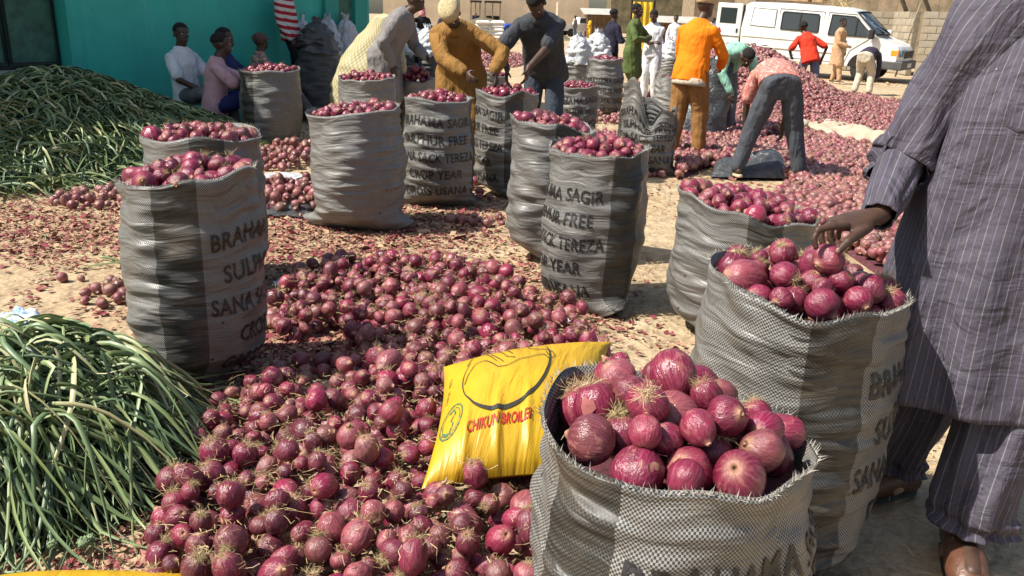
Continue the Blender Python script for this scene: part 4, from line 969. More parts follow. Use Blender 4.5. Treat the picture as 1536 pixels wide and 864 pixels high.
# stray green leaves on the littered ground
for (px, py, th, L) in ((120, 400, .5, .35), (70, 360, 2.2, .25), (150, 385, -.4, .3), (215, 480, 1.2, .22), (130, 450, .1, .3)):
    p = at(px, py, .01); P = leaf_paths(p[:1], p[1:2], np.array([th]), np.array([L]), 9, ground_z, np.array([.02]), .6); V, F, U = leaf_geos(P, np.array([.009]), 6); V = V[0]
    tag(obj('onion_leaf', V, F, M_leaf, None, uv=U, att={'rnd': np.full(len(V), .2)}), 'single green leaf lying on the skin litter', 'leaf', 'stray leaves on the litter')

# ------------------------------------------------------------------ yellow feed bag lying on the heap
def m_yellow():
    t = NT('yellow_woven'); u = t.coord('UV'); ck = t.node('TexChecker'); t.l.new(u, ck.inputs['Vector']); ck.inputs['Scale'].default_value = 190
    n = t.noise(u, 4, 5, .6); n2 = t.noise(t.coord('UV', (26, 2, 1)), 1.2, 3)
    c = t.ramp(n, [(.3, (.46, .26, .010)), (.7, (.58, .36, .018))]); c = t.mix(t.math('MULTIPLY', ck.outputs['Fac'], .25), c, (.46, .26, .006))
    c = t.mix(t.ramp(n2, [(.62, 0.0), (.75, .25)]), c, (.80, .62, .16)); dirt = t.noise(u, 9, 5, .7); c = t.mix(t.ramp(dirt, [(.58, 0.0), (.75, .35)]), c, (.36, .22, .05))
    nm = t.bump(ck.outputs['Fac'], .3, .0015); nm = t.bump(t.noise(t.coord('UV', (7, 2.2, 1)), 2.4, 4, .5, .6), .55, .03, nm)
    return t.out(c, .42, nm, .45)
M_yellow = m_yellow()

ybag = empty('feed_bag', (yTL+yTR+yBL+yBR)/4); yo = np.array(ybag.location); tag(ybag, 'bright yellow printed feed bag lying on the onions behind the nearest sack', 'bag')
yn = norm(np.cross(yTR-yTL, yTL-yBL)); yn = yn if yn[2] > 0 else -yn
yz = noise2(55, 10, 7); yz2 = noise2(56, 10, 16)
def yprint(s, t): return ypt(np.asarray(s)*.72+.01, t, .0035)
def ypt(s, t, off=0.0, under=False):
    """s runs left to right, t from the lower to the upper edge"""
    s = np.asarray(s, float); t = np.asarray(t, float); ss, tt = 2*s-1, 2*t-1
    si = .5+(s-.5)*(1-.07*(1-tt*tt)); ti = .5+(t-.5)*(1-.08*(1-ss*ss))
    b = (np.outer(((1-si)*(1-ti)).ravel(), yBL)+np.outer((si*(1-ti)).ravel(), yBR)+np.outer(((1-si)*ti).ravel(), yTL)+np.outer((si*ti).ravel(), yTR))
    e = np.clip((1-np.abs(ss)**2.6)*(1-np.abs(tt)**2.6), 0, 1)**.55
    hgt = .135*e+e*(.010*yz(s*1.0, t*1.0)+.004*yz2(s, t*.3))*(1-.3*e)
    fold = .020*np.clip(np.sin(s*34+2*np.sin(t*3)), 0, 1)**3*np.clip(1-t*1.9, 0, 1)*e
    hh = (-.06*e if under else hgt+fold)+off
    return (b+np.outer(hh.ravel(), yn)-yo)
s_, t_ = np.meshgrid(np.linspace(0, 1, 90), np.linspace(0, 1, 70)); uvy = np.stack([s_*.52, t_*.5], -1).reshape(-1, 2)
obj('bag_front', ypt(s_, t_), grid_faces(90, 70), M_yellow, ybag, uv=uvy)
obj('bag_back', ypt(s_, t_, 0, True), grid_faces(90, 70)[:, ::-1], M_yellow, ybag, uv=uvy)
M_pblack = m_print('print_black', (.03, .03, .02), .36, 120); M_pred = m_print('print_red', (.42, .02, .015), .33, 90); M_pgreen = m_print('print_green', (.05, .16, .07), .45, 110)
def ribbon(pts, w, name, mat, sub=6):
    pts = np.array(pts, float); n = len(pts); w = np.broadcast_to(np.asarray(w, float), (n,))
    q = np.linspace(0, n-1, (n-1)*sub+1); p = np.column_stack([np.interp(q, np.arange(n), pts[:, k]) for k in (0, 1)]); ww = np.interp(q, np.arange(n), w)
    for _ in range(2): p[1:-1] = (p[:-2]+2*p[1:-1]+p[2:])/4
    d = np.gradient(p, axis=0); d /= np.linalg.norm(d, axis=1, keepdims=True)+1e-9; nn = np.column_stack([-d[:, 1], d[:, 0]])
    a = p+nn*ww[:, None]/2; b = p-nn*ww[:, None]/2; k = len(p); st = np.stack([a, b], 1).reshape(-1, 2)
    return obj(name, yprint(st[:, 0], st[:, 1]), np.stack([np.arange(0, 2*k-2, 2), np.arange(1, 2*k-1, 2), np.arange(3, 2*k, 2), np.arange(2, 2*k, 2)], 1), mat, ybag, smooth=False)
an = np.linspace(math.radians(150), math.radians(395), 40); wr_ = np.interp(np.linspace(0, 1, 40), [0, .25, .5, .8, 1], [.005, .008, .034, .024, .006])
ribbon(np.column_stack([.52+.37*np.cos(an), .62+.36*np.sin(an)]), wr_, 'printed_ring', M_pblack, 3)
for L in ([(.17, .78), (.22, .90), (.32, .93), (.42, .96), (.52, .95), (.60, .93), (.66, .90)], [(.66, .90), (.68, .82), (.75, .78), (.84, .77), (.90, .73)], [(.90, .73), (.93, .68), (.88, .65), (.83, .70), (.78, .70), (.70, .68), (.62, .67)], [(.62, .67), (.52, .62), (.44, .63), (.38, .70), (.32, .76), (.24, .76), (.19, .66), (.17, .56)], [(.40, .90), (.46, .82), (.50, .74), (.58, .70)], [(.44, .92), (.50, .84), (.55, .76)], [(.36, .84), (.42, .76), (.48, .68)], [(.32, .88), (.37, .79), (.42, .71)], [(.52, .93), (.56, .87), (.62, .85), (.66, .86)], [(.84, .74), (.86, .70), (.89, .70)]):
    ribbon(L, .0065, 'printed_line_drawing', M_pblack, 8)
an = np.linspace(0, 2*math.pi, 40); ribbon(np.column_stack([.115+.085*np.cos(an), .30+.115*np.sin(an)]), .010, 'printed_badge_ring', M_pgreen, 2); ribbon(np.column_stack([.115+.066*np.cos(an), .30+.09*np.sin(an)]), .005, 'printed_badge_ring', M_pgreen, 2)
ribbon([(.09, .36), (.12, .38), (.14, .34), (.11, .30), (.14, .27), (.12, .22), (.14, .20)], .010, 'printed_badge_mark', M_pgreen); ribbon([(.06, .24), (.09, .215), (.12, .21)], .02, 'printed_badge_mark', M_pgreen)
def ytext(s, s0, t0, ds, dt, hs, mat, name, bold=.02, wid=None):
    """lettering from (s0,t0), running along direction (ds,dt)"""
    T, TF, w = text_mesh(s, bold); x = (T[:, 0]+w/2)*(hs if wid is None else wid/w); y = T[:, 1]*hs
    return obj(name, yprint(s0+x*ds-y*dt, t0+x*dt*1.05+y*ds), TF, mat, ybag, smooth=False)
ytext('CHIKUN BROILER', .27, .155, 1, .03, .088, M_pred, 'printed_red_lettering', .018, .54)
ytext('CHIKUN', .045, .50, .05, 1, .028, M_pblack, 'printed_side_lettering', .0); ytext('FEEDS', .05, .66, .05, 1, .028, M_pblack, 'printed_side_lettering', .0)
# upper flap of the bag, folded back behind the onions
yF = at(770, 521, .33); g = Geo()
fl = [at(757, 530, .30), at(800, 520, .31), at(850, 514, .315), at(895, 514, .31), at(905, 522, .28), at(870, 545, .25), at(800, 552, .26)]
# edge of another yellow bag in the lower left corner
c = at(95, 936, .05)
s_, t_ = np.meshgrid(np.linspace(-1, 1, 41), np.linspace(-1, 1, 25)); e = np.clip((1-np.abs(s_)**3)*(1-np.abs(t_)**3), 0, 1)**.5; zz = noise2(58, 10, 3)
top = np.stack([s_*.36, t_*.22*(1+.12*zz(s_, 0*t_)), .09*e*(1+.12*zz(s_, t_))], -1).reshape(-1, 3); bot = top*np.array([1, 1, -.5]); F = grid_faces(41, 25)
tag(obj('feed_bag', np.concatenate([top, bot]), np.concatenate([F, F[:, ::-1]+len(top)]), M_yellow, None, uv=np.tile(np.stack([s_*.3, t_*.2], -1).reshape(-1, 2), (2, 1)), loc=(c[0], c[1]-.06, .045), rot=(0, 0, .10)), 'edge of a yellow bag at the bottom left corner', 'bag')

# ------------------------------------------------------------------ small rubbish, sheets
def crumple(name, px, py, L, W, hgt, mat, label, cat, seed, rz=0.0, z=.0, n=22):
    s, t = np.meshgrid(np.linspace(-.5, .5, n), np.linspace(-.5, .5, n)); q = noise2(seed, 12, 9); q2 = noise2(seed+1, 12, 20); c = at(px, py, z)
    Z = hgt*(.5+.5*q(s, t)+.35*q2(s, t))*np.clip(1.25-2*np.maximum(np.abs(s), np.abs(t)), .15, 1)
    x = s*L*(1+.12*q(t, s)); y = t*W*(1+.15*q2(s+1, t)); top = np.stack([x, y, np.maximum(Z, 0)+.006], -1).reshape(-1, 3)
    gz = float(ground_z(c[0], c[1])); V = np.concatenate([top, top-np.array([0, 0, .003])]); F = grid_faces(n, n)
    return tag(obj(name, V, np.concatenate([F, F[:, ::-1]+len(top)]), mat, None, loc=(c[0], c[1], gz+z+.004), rot=(0, 0, rz)), label, cat)
M_bluewrap = NT('blue_white_wrapper'); _t = M_bluewrap; _n = _t.noise(_t.coord(), 22, 3); _t.out(_t.ramp(_n, [(.44, (.62, .72, .80)), (.52, (.10, .33, .62)), (.58, (.7, .76, .82))]), .25, _t.bump(_n, .6, .02), .5); M_bluewrap = _t.m
M_blackpoly = NT('black_polythene'); _t = M_blackpoly; _n = _t.noise(_t.coord(), 9, 4, .6, 1.0); _n2 = _t.noise(_t.coord('Object', (3, 3, 30)), 3, 3)
_t.out(_t.ramp(_n, [(.3, (.03, .032, .035)), (.7, (.085, .09, .095))]), .30, _t.bump(_n2, .3, .02, _t.bump(_n, .7, .05)), .55); M_blackpoly = _t.m
M_sheet = cloth('cream_sheet_cloth', (.40, .34, .25), .2, .6, 6)
crumple('plastic_wrapper', 22, 476, .2, .13, .05, M_bluewrap, 'crumpled blue and white plastic wrapper above the near leaf heap', 'wrapper', 3, .2)
crumple('plastic_scrap', 124, 300, .16, .07, .03, M_white_plastic, 'small white plastic scrap below the large leaf heap', 'scrap', 7, .1)
crumple('plastic_scrap', 424, 424, .09, .07, .03, M_bluewrap, 'tiny pale blue plastic scrap right of the tall left sack', 'scrap', 9, .4, .03)
crumple('plastic_scrap', 842, 480, .07, .08, .03, M_white_plastic, 'clear plastic scrap at the foot of the central lettered sack', 'scrap', 12, .4, .10)
crumple('ground_sheet', 440, 312, 1.0, .7, .05, M_blackpoly, 'dark plastic sheet under the small onion heap', 'sheet', 15, .1)
crumple('plastic_scrap', 408, 268, .5, .25, .05, M_white_plastic, 'pale plastic sheet end beside the tall left sack', 'scrap', 17, .2)
# rolled edge of the cream ground sheet across the onion field
pts = [at(x, y, .10) for x, y in ((1196, 186), (1225, 186), (1250, 192), (1285, 204), (1320, 210), (1355, 220), (1400, 232), (1440, 240))]; pts = np.array(pts); rz_ = noise2(61, 10, 4)
q = np.linspace(0, len(pts)-1, 70); C = np.column_stack([np.interp(q, np.arange(len(pts)), pts[:, k]) for k in range(3)]); C[:, 2] = .10; g = Geo()
rr_ = .24*(1+.3*rz_(q, q*0)); g.loft(C, rr_, .085, side=(0, 1, 0), n=36); V = g.V[0]; rz2 = noise2(62, 14, 14); V[:, 2] += .035*rz2(V[:, 0], V[:, 1])+.03*rz_(V[:, 0]*2, V[:, 1]*2); V[:, 1] += .05*rz_(V[:, 0]*3, V[:, 1]*3)
tag(g.build('ground_sheet', M_sheet, None, smooth=True), 'rolled edge of a cream cloth sheet crossing the onion field', 'sheet')
# ------------------------------------------------------------------ people
M_skin = NT('dark_brown_skin'); _t = M_skin; _n = _t.noise(_t.coord(), 18, 4)
_t.out(_t.ramp(_n, [(.3, (.042, .022, .014)), (.7, (.080, .044, .029))]), .5, _t.bump(_t.noise(_t.coord(), 140, 3), .12, .003), .4); M_skin = _t.m
M_hair = plain('black_hair', (.012, .010, .009), .9, .4, 90, .6); M_eye = plain('eye_white', (.55, .50, .45), .3, .05, 5); M_pupil = plain('eye_dark', (.01, .008, .006), .2, .1, 5)
M_sandal = plain('sandal_rubber', (.16, .12, .09), .7, .3, 20); M_sandal_tan = plain('sandal_tan', (.42, .33, .22), .7, .2, 20); M_lips = plain('lips', (.09, .035, .03), .5, .2, 30)
M_teeth = plain('teeth', (.7, .66, .6), .3, .05, 5)
FOLD = bpy.data.textures.new('cloth_folds', 'CLOUDS'); FOLD.noise_scale = .13; FOLD.noise_depth = 2
def folds(o, k):
    m = o.modifiers.new('folds', 'DISPLACE'); m.texture = FOLD; m.strength = k; m.mid_level = .45; m.texture_coords = 'GLOBAL'; return o
def two_bone(a, c, l1, l2, pole):
    a = np.asarray(a, float); c = np.asarray(c, float); d = c-a; L = np.linalg.norm(d)
    if L > (l1+l2)*.995: c = a+d/L*(l1+l2)*.995; d = c-a; L = np.linalg.norm(d)
    t = d/L; x = (l1*l1-l2*l2+L*L)/(2*L); h = math.sqrt(max(0, l1*l1-x*x)); p = np.asarray(pole, float); p = p-t*(p@t); p = norm(p)
    return a+t*x+p*h, c
def frame(z, x):
    z = norm(z); x = np.asarray(x, float); x = x-z*(x@z); x = norm(x); return np.stack([x, np.cross(z, x), z], 1)
def hand(g, w, d, pn, side, k=1.0, curl=.5):
    """palm and five fingers: wrist w, pointing d, palm facing pn"""
    d = norm(d); pn = np.asarray(pn, float); pn = norm(pn-d*(pn@d)); x = np.cross(d, pn)*side
    g.loft([w-d*.02*k, w+d*.02*k, w+d*.055*k, w+d*.092*k, w+d*.10*k], np.array([.024, .030, .040, .041, .033])*k, np.array([.018, .016, .016, .013, .008])*k, side=x, n=12)
    for i, (o, L) in enumerate(((-.030, .074), (-.010, .082), (.010, .077), (.029, .060))):
        b = w+d*(.090-.006*abs(i-1))*k+x*o*k; c1 = curl*(.8+.12*i); e1 = norm(d*math.cos(c1*.8)+pn*math.sin(c1*.8)+x*o*2); e2 = norm(d*math.cos(c1*1.9)+pn*math.sin(c1*1.9)+x*o)
        m = b+e1*L*.5*k; g.limb([b-d*.01*k, m, m+e2*L*.5*k], np.array([.0105, .0095, .0078])*k, n=8)
    b = w+d*.028*k-x*.030*k; e1 = norm(-x*.8+d*.75+pn*.35); m = b+e1*.042*k; g.limb([b+x*.01*k, m, m+norm(d*.9-x*.25+pn*(.3+curl*.5))*.036*k], np.array([.0145, .0115, .009])*k, n=8)
def person(loc, head_deg, pose, label, shirt=None, trousers=None, shoes=M_sandal, hat=None, sleeve='long', hem=.0, voxel=.013, hair=True, scale=1.0, cloth_r=1.0, trouser_r=1.0, face=True, leglen=.84, name='person', smile=False, group=None, sash=None):
    """pose in the person's own frame: x to the right hand, y forward, z up from the ground"""
    J = {k: np.array(v, float) for k, v in pose.items()}
    pel, neck = J['pel'], J['neck']; sx = norm(J.get('sx', np.array([1.0, 0, 0]))); hx = norm(J.get('hx', np.array([1.0, 0, 0])))
    sp = norm(neck-pel); bend = J.get('bend', np.cross(sx, sp)*0); m1 = pel*.62+neck*.38+bend*.05; m2 = pel*.30+neck*.70+bend*.04
    fwd = norm(np.cross(sp, sx))                     # chest side
    shl = neck-sx*.168-sp*.10; shr = neck+sx*.168-sp*.10
    hipl = pel-hx*.088; hipr = pel+hx*.088
    el, hl = two_bone(shl, J['hl'], .285, .25, J.get('pl', -sx*.6-fwd*.6-np.array([0, 0, .3]))); er, hr = two_bone(shr, J['hr'], .285, .25, J.get('pr', sx*.6-fwd*.6-np.array([0, 0, .3])))
    half = leglen/2; kl, al = two_bone(hipl, J['fl'], half, half, J.get('kl', np.array([0, 1.0, .1]))); kr, ar = two_bone(hipr, J['fr'], half, half, J.get('kr', np.array([0, 1.0, .1])))
    hd = J['head']-norm(J['head']-neck)*.025; fd = norm(J.get('face', np.array([0, 1.0, 0]))); up = norm(hd-neck); up = norm(up-fd*(up@fd)); HR = np.stack([np.cross(fd, up), fd, up], 1)
    H = lambda x, y, z: hd+HR @ np.array([x, y, z])
    g = Geo()
    g.loft([pel-sp*.06, pel, m1, m2, neck-sp*.05, neck], [.13, .155, .135, .155, .15, .06], [.09, .105, .09, .11, .085, .05], side=sx, n=18)
    g.limb([neck-sp*.04, hd-HR[:, 2]*.06], [.058, .054], n=12)
    g.ball(H(0, -.012, .025), (.074, .094, .088), HR); g.ball(H(0, .022, -.045), (.056, .068, .068), HR); g.ball(H(0, .085, -.012), (.014, .017, .022), HR, 8, 6); g.ball(H(0, .072, -.075), (.026, .02, .018), HR, 8, 6)
    g.ball(H(0, .075, .028), (.05, .016, .010), HR, 10, 6); g.ball(H(0, .080, -.052), (.025, .012, .012), HR, 8, 6)
    for s in (-1, 1): g.ball(H(s*.077, -.012, -.008), (.010, .019, .030), HR, 8, 6)
    for (sh, e, h, s, dk, pk) in ((shl, el, hl, -1, 'hdl', 'pnl'), (shr, er, hr, 1, 'hdr', 'pnr')):
        g.limb([sh, e, h], [.047, .038, .027]); dd = norm(h-e) if dk not in J else J[dk]; hand(g, h, dd, J.get(pk, -sx*s*.5+np.array([0, 0, -.3])-fwd*.2), -s, .95, float(pose.get('curl', .5)))
    for (hp_, k, a, tk) in ((hipl, kl, al, 'tl'), (hipr, kr, ar, 'tr')):
        g.limb([hp_, hp_*.5+k*.5, k, k*.6+a*.4+np.array([0, -.012, 0]), a], [.085, .078, .055, .053, .037]); tv = norm(J.get(tk, np.array([0, 1.0, 0]))); g.limb([a+np.array([0, 0, -.03])-tv*.045, a+np.array([0, 0, -.045])+tv*.06, a+np.array([0, 0, -.055])+tv*.145], [.036, .034, .024])
    root = g.build(name, M_skin, None, voxel=voxel, it=2); root.location = loc; root.rotation_euler = (0, 0, math.radians(head_deg)); root.scale = (scale,)*3
    if shirt is not None:
        c = Geo(); R = cloth_r; hemp = pel-sp*.10 if hem == 0 else (pel+sp*(-hem) if hem < 0 else pel)
        P = [hemp, pel*.9+m1*.1 if hem >= 0 else pel*.35+m1*.65, m1, m2, neck-sp*.075, neck-sp*.03, neck+sp*.012]; rx = np.array([.192, .186, .168, .180, .185, .135, .072])*R; ry = np.array([.138, .133, .120, .130, .105, .082, .066])*R
        if hem > 0:
            dn = J.get('hemdir', np.array([0, 0, -1.0])); kn = (kl+kr)/2; H2 = pel+norm(dn)*hem; P = [H2+dn*.0, H2*.5+pel*.5]+P[1:]; rx = np.concatenate([[.225*R, .205*R], rx[1:]]); ry = np.concatenate([[.165*R, .15*R], ry[1:]])
            for (hp_, k) in ((hipl, kl), (hipr, kr)):
                tt = min(1.0, hem/.42); c.limb([hp_, hp_*(1-tt)+k*tt], [.13*R, .12*R])
        c.loft(P, rx, ry, side=sx, n=20)
        for (sh, e, h) in ((shl, el, hl), (shr, er, hr)):
            if sleeve == 'long': c.limb([sh, sh*.5+e*.5, e, e*.5+h*.5, e*.06+h*.94], np.array([.056, .062, .058, .053, .046])*R)
            else: c.limb([sh, sh*.5+e*.5, sh*.22+e*.78], np.array([.056, .064, .066])*R)
        cl = Geo(); cl.loft([neck-sp*.045, neck-sp*.01, neck+sp*.022], np.array([.102, .082, .070])*R, np.array([.088, .074, .066])*R, side=sx, n=18); cl.build('collar', shirt, root, smooth=True)
        folds(c.build('shirt', shirt, root, voxel=voxel, it=3), .026)
    if sash is not None:
        c = Geo(); c.loft([pel-sp*.145, pel-sp*.12, pel-sp*.07], [.190, .192, .186], [.136, .139, .134], side=hx, n=22); c.build('undershirt', sash, root, smooth=True)
    if trousers is not None:
        c = Geo(); R = trouser_r; c.loft([pel-sp*.10, pel, pel+sp*.09], np.array([.15, .165, .148])*min(R, 1.06), np.array([.11, .118, .105])*min(R, 1.06), side=hx, n=18)
        for (hp_, k, a) in ((hipl, kl, al), (hipr, kr, ar)):
            c.limb([hp_, hp_*.5+k*.5, k, k*.5+a*.5, k*.05+a*.95], np.array([.086, .088, .074, .067, .063])*R)
        folds(c.build('trousers', trousers, root, voxel=voxel, it=2), .022)
    for (a, tk) in ((al, 'tl'), (ar, 'tr')):
        tv = norm(J.get(tk, np.array([0, 1.0, 0]))); c = Geo(); b = a+np.array([0, 0, -.078]); c.limb([b-tv*.065, b+tv*.05, b+tv*.175], [.034, .042, .036])
        P = np.concatenate(c.V); P[:, 2] = b[2]+np.clip(P[:, 2]-b[2], -.008, .022); c.V = [P]; c.loft([a+tv*.05-np.array([0, 0, .075])+np.array([tv[1], -tv[0], 0])*.05, a+tv*.07-np.array([0, 0, .014]), a+tv*.05-np.array([0, 0, .075])-np.array([tv[1], -tv[0], 0])*.05], [.012, .014, .012], n=8)
        c.build('sandal', shoes, root, smooth=True)
    if hair and hat is None:
        c = Geo(); c.ball(H(0, -.020, .040), (.080, .097, .084), HR, 16, 10); V = np.concatenate(c.V); o_ = HR.T @ (V-hd).T
        lo = (o_[2] < .012) | ((o_[1] > .045) & (o_[2] < .055)); V[lo] = hd+(V[lo]-hd)*.80; c.V = [V]; c.build('hair', M_hair, root, smooth=True)
    if hat is not None:
        hat(root, H, HR)
    if face:
        for s in (-1, 1):
            c = Geo(); c.ball(H(s*.030, .074, .004), (.0125, .008, .0075), HR, 8, 6); e_ = c.build('eye', M_eye, root, smooth=True); c = Geo(); c.ball(H(s*.030, .081, .004), (.0055, .003, .0058), HR, 8, 5); c.build('pupil', M_pupil, e_, smooth=True)
        c = Geo(); c.ball(H(0, .088, -.052), (.021, .007, .007 if not smile else .011), HR, 10, 6); mo = c.build('mouth', M_lips, root, smooth=True)
        if smile: c = Geo(); c.ball(H(0, .0945, -.051), (.016, .004, .006), HR, 8, 5); c.build('teeth', M_teeth, mo, smooth=True)
    tag(root, label, 'person', group); return root
def kufi(mat, h=.075):
    def f(root, H, HR):
        c = Geo(); c.loft([H(0, -.012, .030), H(0, -.016, .07), H(0, -.02, .03+h), H(0, -.02, .045+h)], [.086, .088, .080, .05], [.104, .105, .094, .06], side=HR[:, 0], n=20); c.build('cap', mat, root, smooth=True)
    return f
def peaked(mat):
    def f(root, H, HR):
        c = Geo(); c.ball(H(0, -.015, .045), (.086, .103, .075), HR, 16, 10); c.build('cap', mat, root, smooth=True); c = Geo(); c.loft([H(0, .06, .038), H(0, .11, .034), H(0, .155, .022)], [.07, .068, .045], [.006, .005, .004], side=HR[:, 0], n=12); c.build('cap_peak', mat, root, smooth=True)
    return f
def scarf(mat):
    def f(root, H, HR):
        c = Geo(); c.ball(H(0, -.018, .03), (.092, .108, .10), HR, 14, 9); c.ball(H(0, -.05, -.09), (.10, .09, .10), HR, 14, 9); c.build('headscarf', mat, root, voxel=.014)
    return f
M_white = cloth('white_cotton', (.66, .66, .67)); M_pink = cloth('pink_cotton', (.50, .30, .33)); M_navy = cloth('navy_cotton', (.018, .024, .10)); M_darkjean = cloth('grey_denim', (.13, .135, .14), .3)
M_ochre = cloth('ochre_brown_cotton', (.24, .125, .034), .2, .7, 12); M_greyk = cloth('grey_cotton', (.20, .185, .18), .12, .6); M_polo = cloth('charcoal_jersey', (.045, .048, .055), .2, .6)
M_blue = cloth('bright_blue_cotton', (.03, .08, .36)); M_yel = cloth('yellow_cotton', (.55, .33, .02)); M_navy2 = cloth('dark_navy_jacket', (.02, .018, .035)); M_olive = cloth('olive_green_cotton', (.085, .115, .035), .15, .6)
M_orange = cloth('orange_sweater', (.80, .20, .008), .12, .6, 8); M_brownt = cloth('tan_brown_trousers', (.26, .13, .045), .2, .6); M_mint = cloth('mint_green_cotton', (.26, .50, .38)); M_slate = cloth('dark_slate_trousers', (.060, .066, .078), .2, .7, 10)
M_redt = cloth('red_cotton', (.62, .045, .02)); M_tank = cloth('tan_cotton', (.46, .28, .16), .1, .5); M_beige = cloth('beige_trousers', (.46, .40, .31)); M_purple = cloth('dark_plum_cotton', (.04, .03, .05)); M_greyj = cloth('blue_grey_jeans', (.15, .16, .20)); M_black = cloth('black_cotton', (.012, .012, .014))
M_capstraw = plain('embroidered_cap', (.50, .40, .22), .85, .35, 70, .5); M_capdark = plain('patterned_cap', (.10, .05, .045), .85, .5, 40); M_scarfp = plain('pink_white_scarf', (.55, .22, .24), .8, .6, 26)
def patterned(name, cols, sc):
    t = NT(name); v = t.coord(); vo = t.node('TexVoronoi'); t.l.new(v, vo.inputs['Vector']); vo.inputs['Scale'].default_value = sc
    n = t.noise(v, sc*.8, 2); c = t.ramp(n, [(.38+.12*i, c) for i, c in enumerate(cols)]); c = t.mix(t.ramp(vo.outputs['Distance'], [(.2, .5), (.35, 0.0)]), c, cols[-1]); return t.out(c, .85, t.bump(t.noise(t.coord('Object', (1, 1, .4)), 9, 3), .5, .04), .2)
M_salmon = patterned('salmon_print_cotton', [(.55, .20, .16), (.40, .12, .11), (.62, .36, .30)], 34); M_floral = patterned('cream_floral_cotton', [(.52, .44, .28), (.40, .14, .10), (.10, .16, .20)], 26)
_t = NT('red_white_stripes'); _s = _t.node('SeparateXYZ'); _t.l.new(_t.coord(), _s.inputs[0]); _w = _t.math('FRACT', _t.math('MULTIPLY', _t.math('ADD', _s.outputs[2], _t.math('MULTIPLY', _s.outputs[1], .25)), 11.0))
M_redstripe = _t.out(_t.ramp(_w, [(.49, (.36, .02, .03)), (.51, (.58, .54, .50))]), .85, _t.bump(_t.noise(_t.coord(), 9, 3), .4, .04), .2)

M_polot = cloth('dark_blue_jeans', (.045, .055, .075), .25)
STAND = dict(pel=(0, 0, .93), neck=(0, .02, 1.43), head=(0, .04, 1.60), face=(0, 1, 0), hl=(-.25, .08, .82), hr=(.25, .08, .82), fl=(-.10, 0, .085), fr=(.10, .03, .085))
def pose(**k): d = dict(STAND); d.update(k); return d
def bend(reach=.35, hz=.35, pelz=.86, stance=.13, **k):
    d = pose(pel=(0, -.12, pelz), neck=(0, .34, pelz+.22), head=(0, .50, pelz+.20), face=(0, .55, -.8), bend=(0, -.4, 1), hl=(-.16, reach, hz), hr=(.16, reach, hz), fl=(-stance, -.05, .085), fr=(stance, -.02, .085), pl=(-1, 0, .2), pr=(1, 0, .2), hdl=(0, .2, -1), hdr=(0, .2, -1)); d.update(k); return d
def floor_at(px, py, Yd=None, z=0.0):
    p = at(px, py, z) if Yd is None else atY(px, py, Yd); return (p[0], p[1], float(z if Yd is None else 0))
SIT = dict(pel=(0, 0, .26), neck=(0, -.02, .76), head=(0, .0, .93), face=(0, 1, 0), hl=(-.12, .36, .48), hr=(.12, .36, .48), fl=(-.12, .52, .085), fr=(.12, .55, .085), kl=(-.2, .4, 1), kr=(.2, .4, 1), pl=(-1, -.2, -.3), pr=(1, -.2, -.3))
def sit(**k): d = dict(SIT); d.update(k); return d
def wall_seat(px, off):    # a spot by the teal wall seen at px, off metres out from it
    r = ray(px, 120); d = r[:2]; A = np.array([d, -WD]).T; b = WA+WN*off; s = np.linalg.solve(A, b); return (d[0]*s[0], d[1]*s[0], 0.0)
WF = math.degrees(math.atan2(WN[1], WN[0]))-90     # heading that faces out of the wall
person(wall_seat(281, .80), WF+8, sit(pel=(0, 0, .42), neck=(0, -.06, .92), head=(0, -.02, 1.09), face=(.35, 1, 0), hl=(-.05, .32, .52), hr=(.1, .30, .50)), 'man in white short sleeved shirt sitting against the teal wall', M_white, M_darkjean, sleeve='short', voxel=.012, scale=1.1)
person(wall_seat(341, .95), WF+30, sit(pel=(0, 0, .38), neck=(0, -.03, .88), head=(0, .02, 1.05), face=(.1, 1, .05)), 'seated person in dark navy clothes behind the pink shirt', M_navy, M_navy, voxel=.013, scale=1.1)
person(wall_seat(319, 1.35), WF+52, sit(pel=(0, 0, .34), neck=(0, .06, .84), head=(0, .13, 1.01), face=(.05, 1, .05), hl=(-.02, .44, .62), hr=(.1, .40, .56)), 'laughing person in pink t-shirt sitting and facing right', M_pink, M_navy, sleeve='short', voxel=.011, smile=True, scale=1.1)
person(wall_seat(392, .45), WF+62, sit(pel=(0, 0, .42), neck=(0, .0, .92), head=(0, .03, 1.09), hl=(-.12, .42, .56), hr=(.12, .42, .56), fl=(-.12, .62, .085), fr=(.12, .66, .085)), 'seated person in dark cap and floral shirt with raised grey knees', M_floral, M_darkjean, hat=peaked(M_capdark), sleeve='short', voxel=.013)
ws = wall_seat(435, .28)
person((ws[0], ws[1], .25), WF+20, pose(hl=(-.24, .0, .80), hr=(.20, .15, .85), pel=(0, .05, .93), neck=(0, -.05, 1.43), head=(0, -.02, 1.60), fr=(.12, .34, .085)), 'man in red and white striped shirt leaning on the teal wall', M_redstripe, M_black, sleeve='long', voxel=.014)
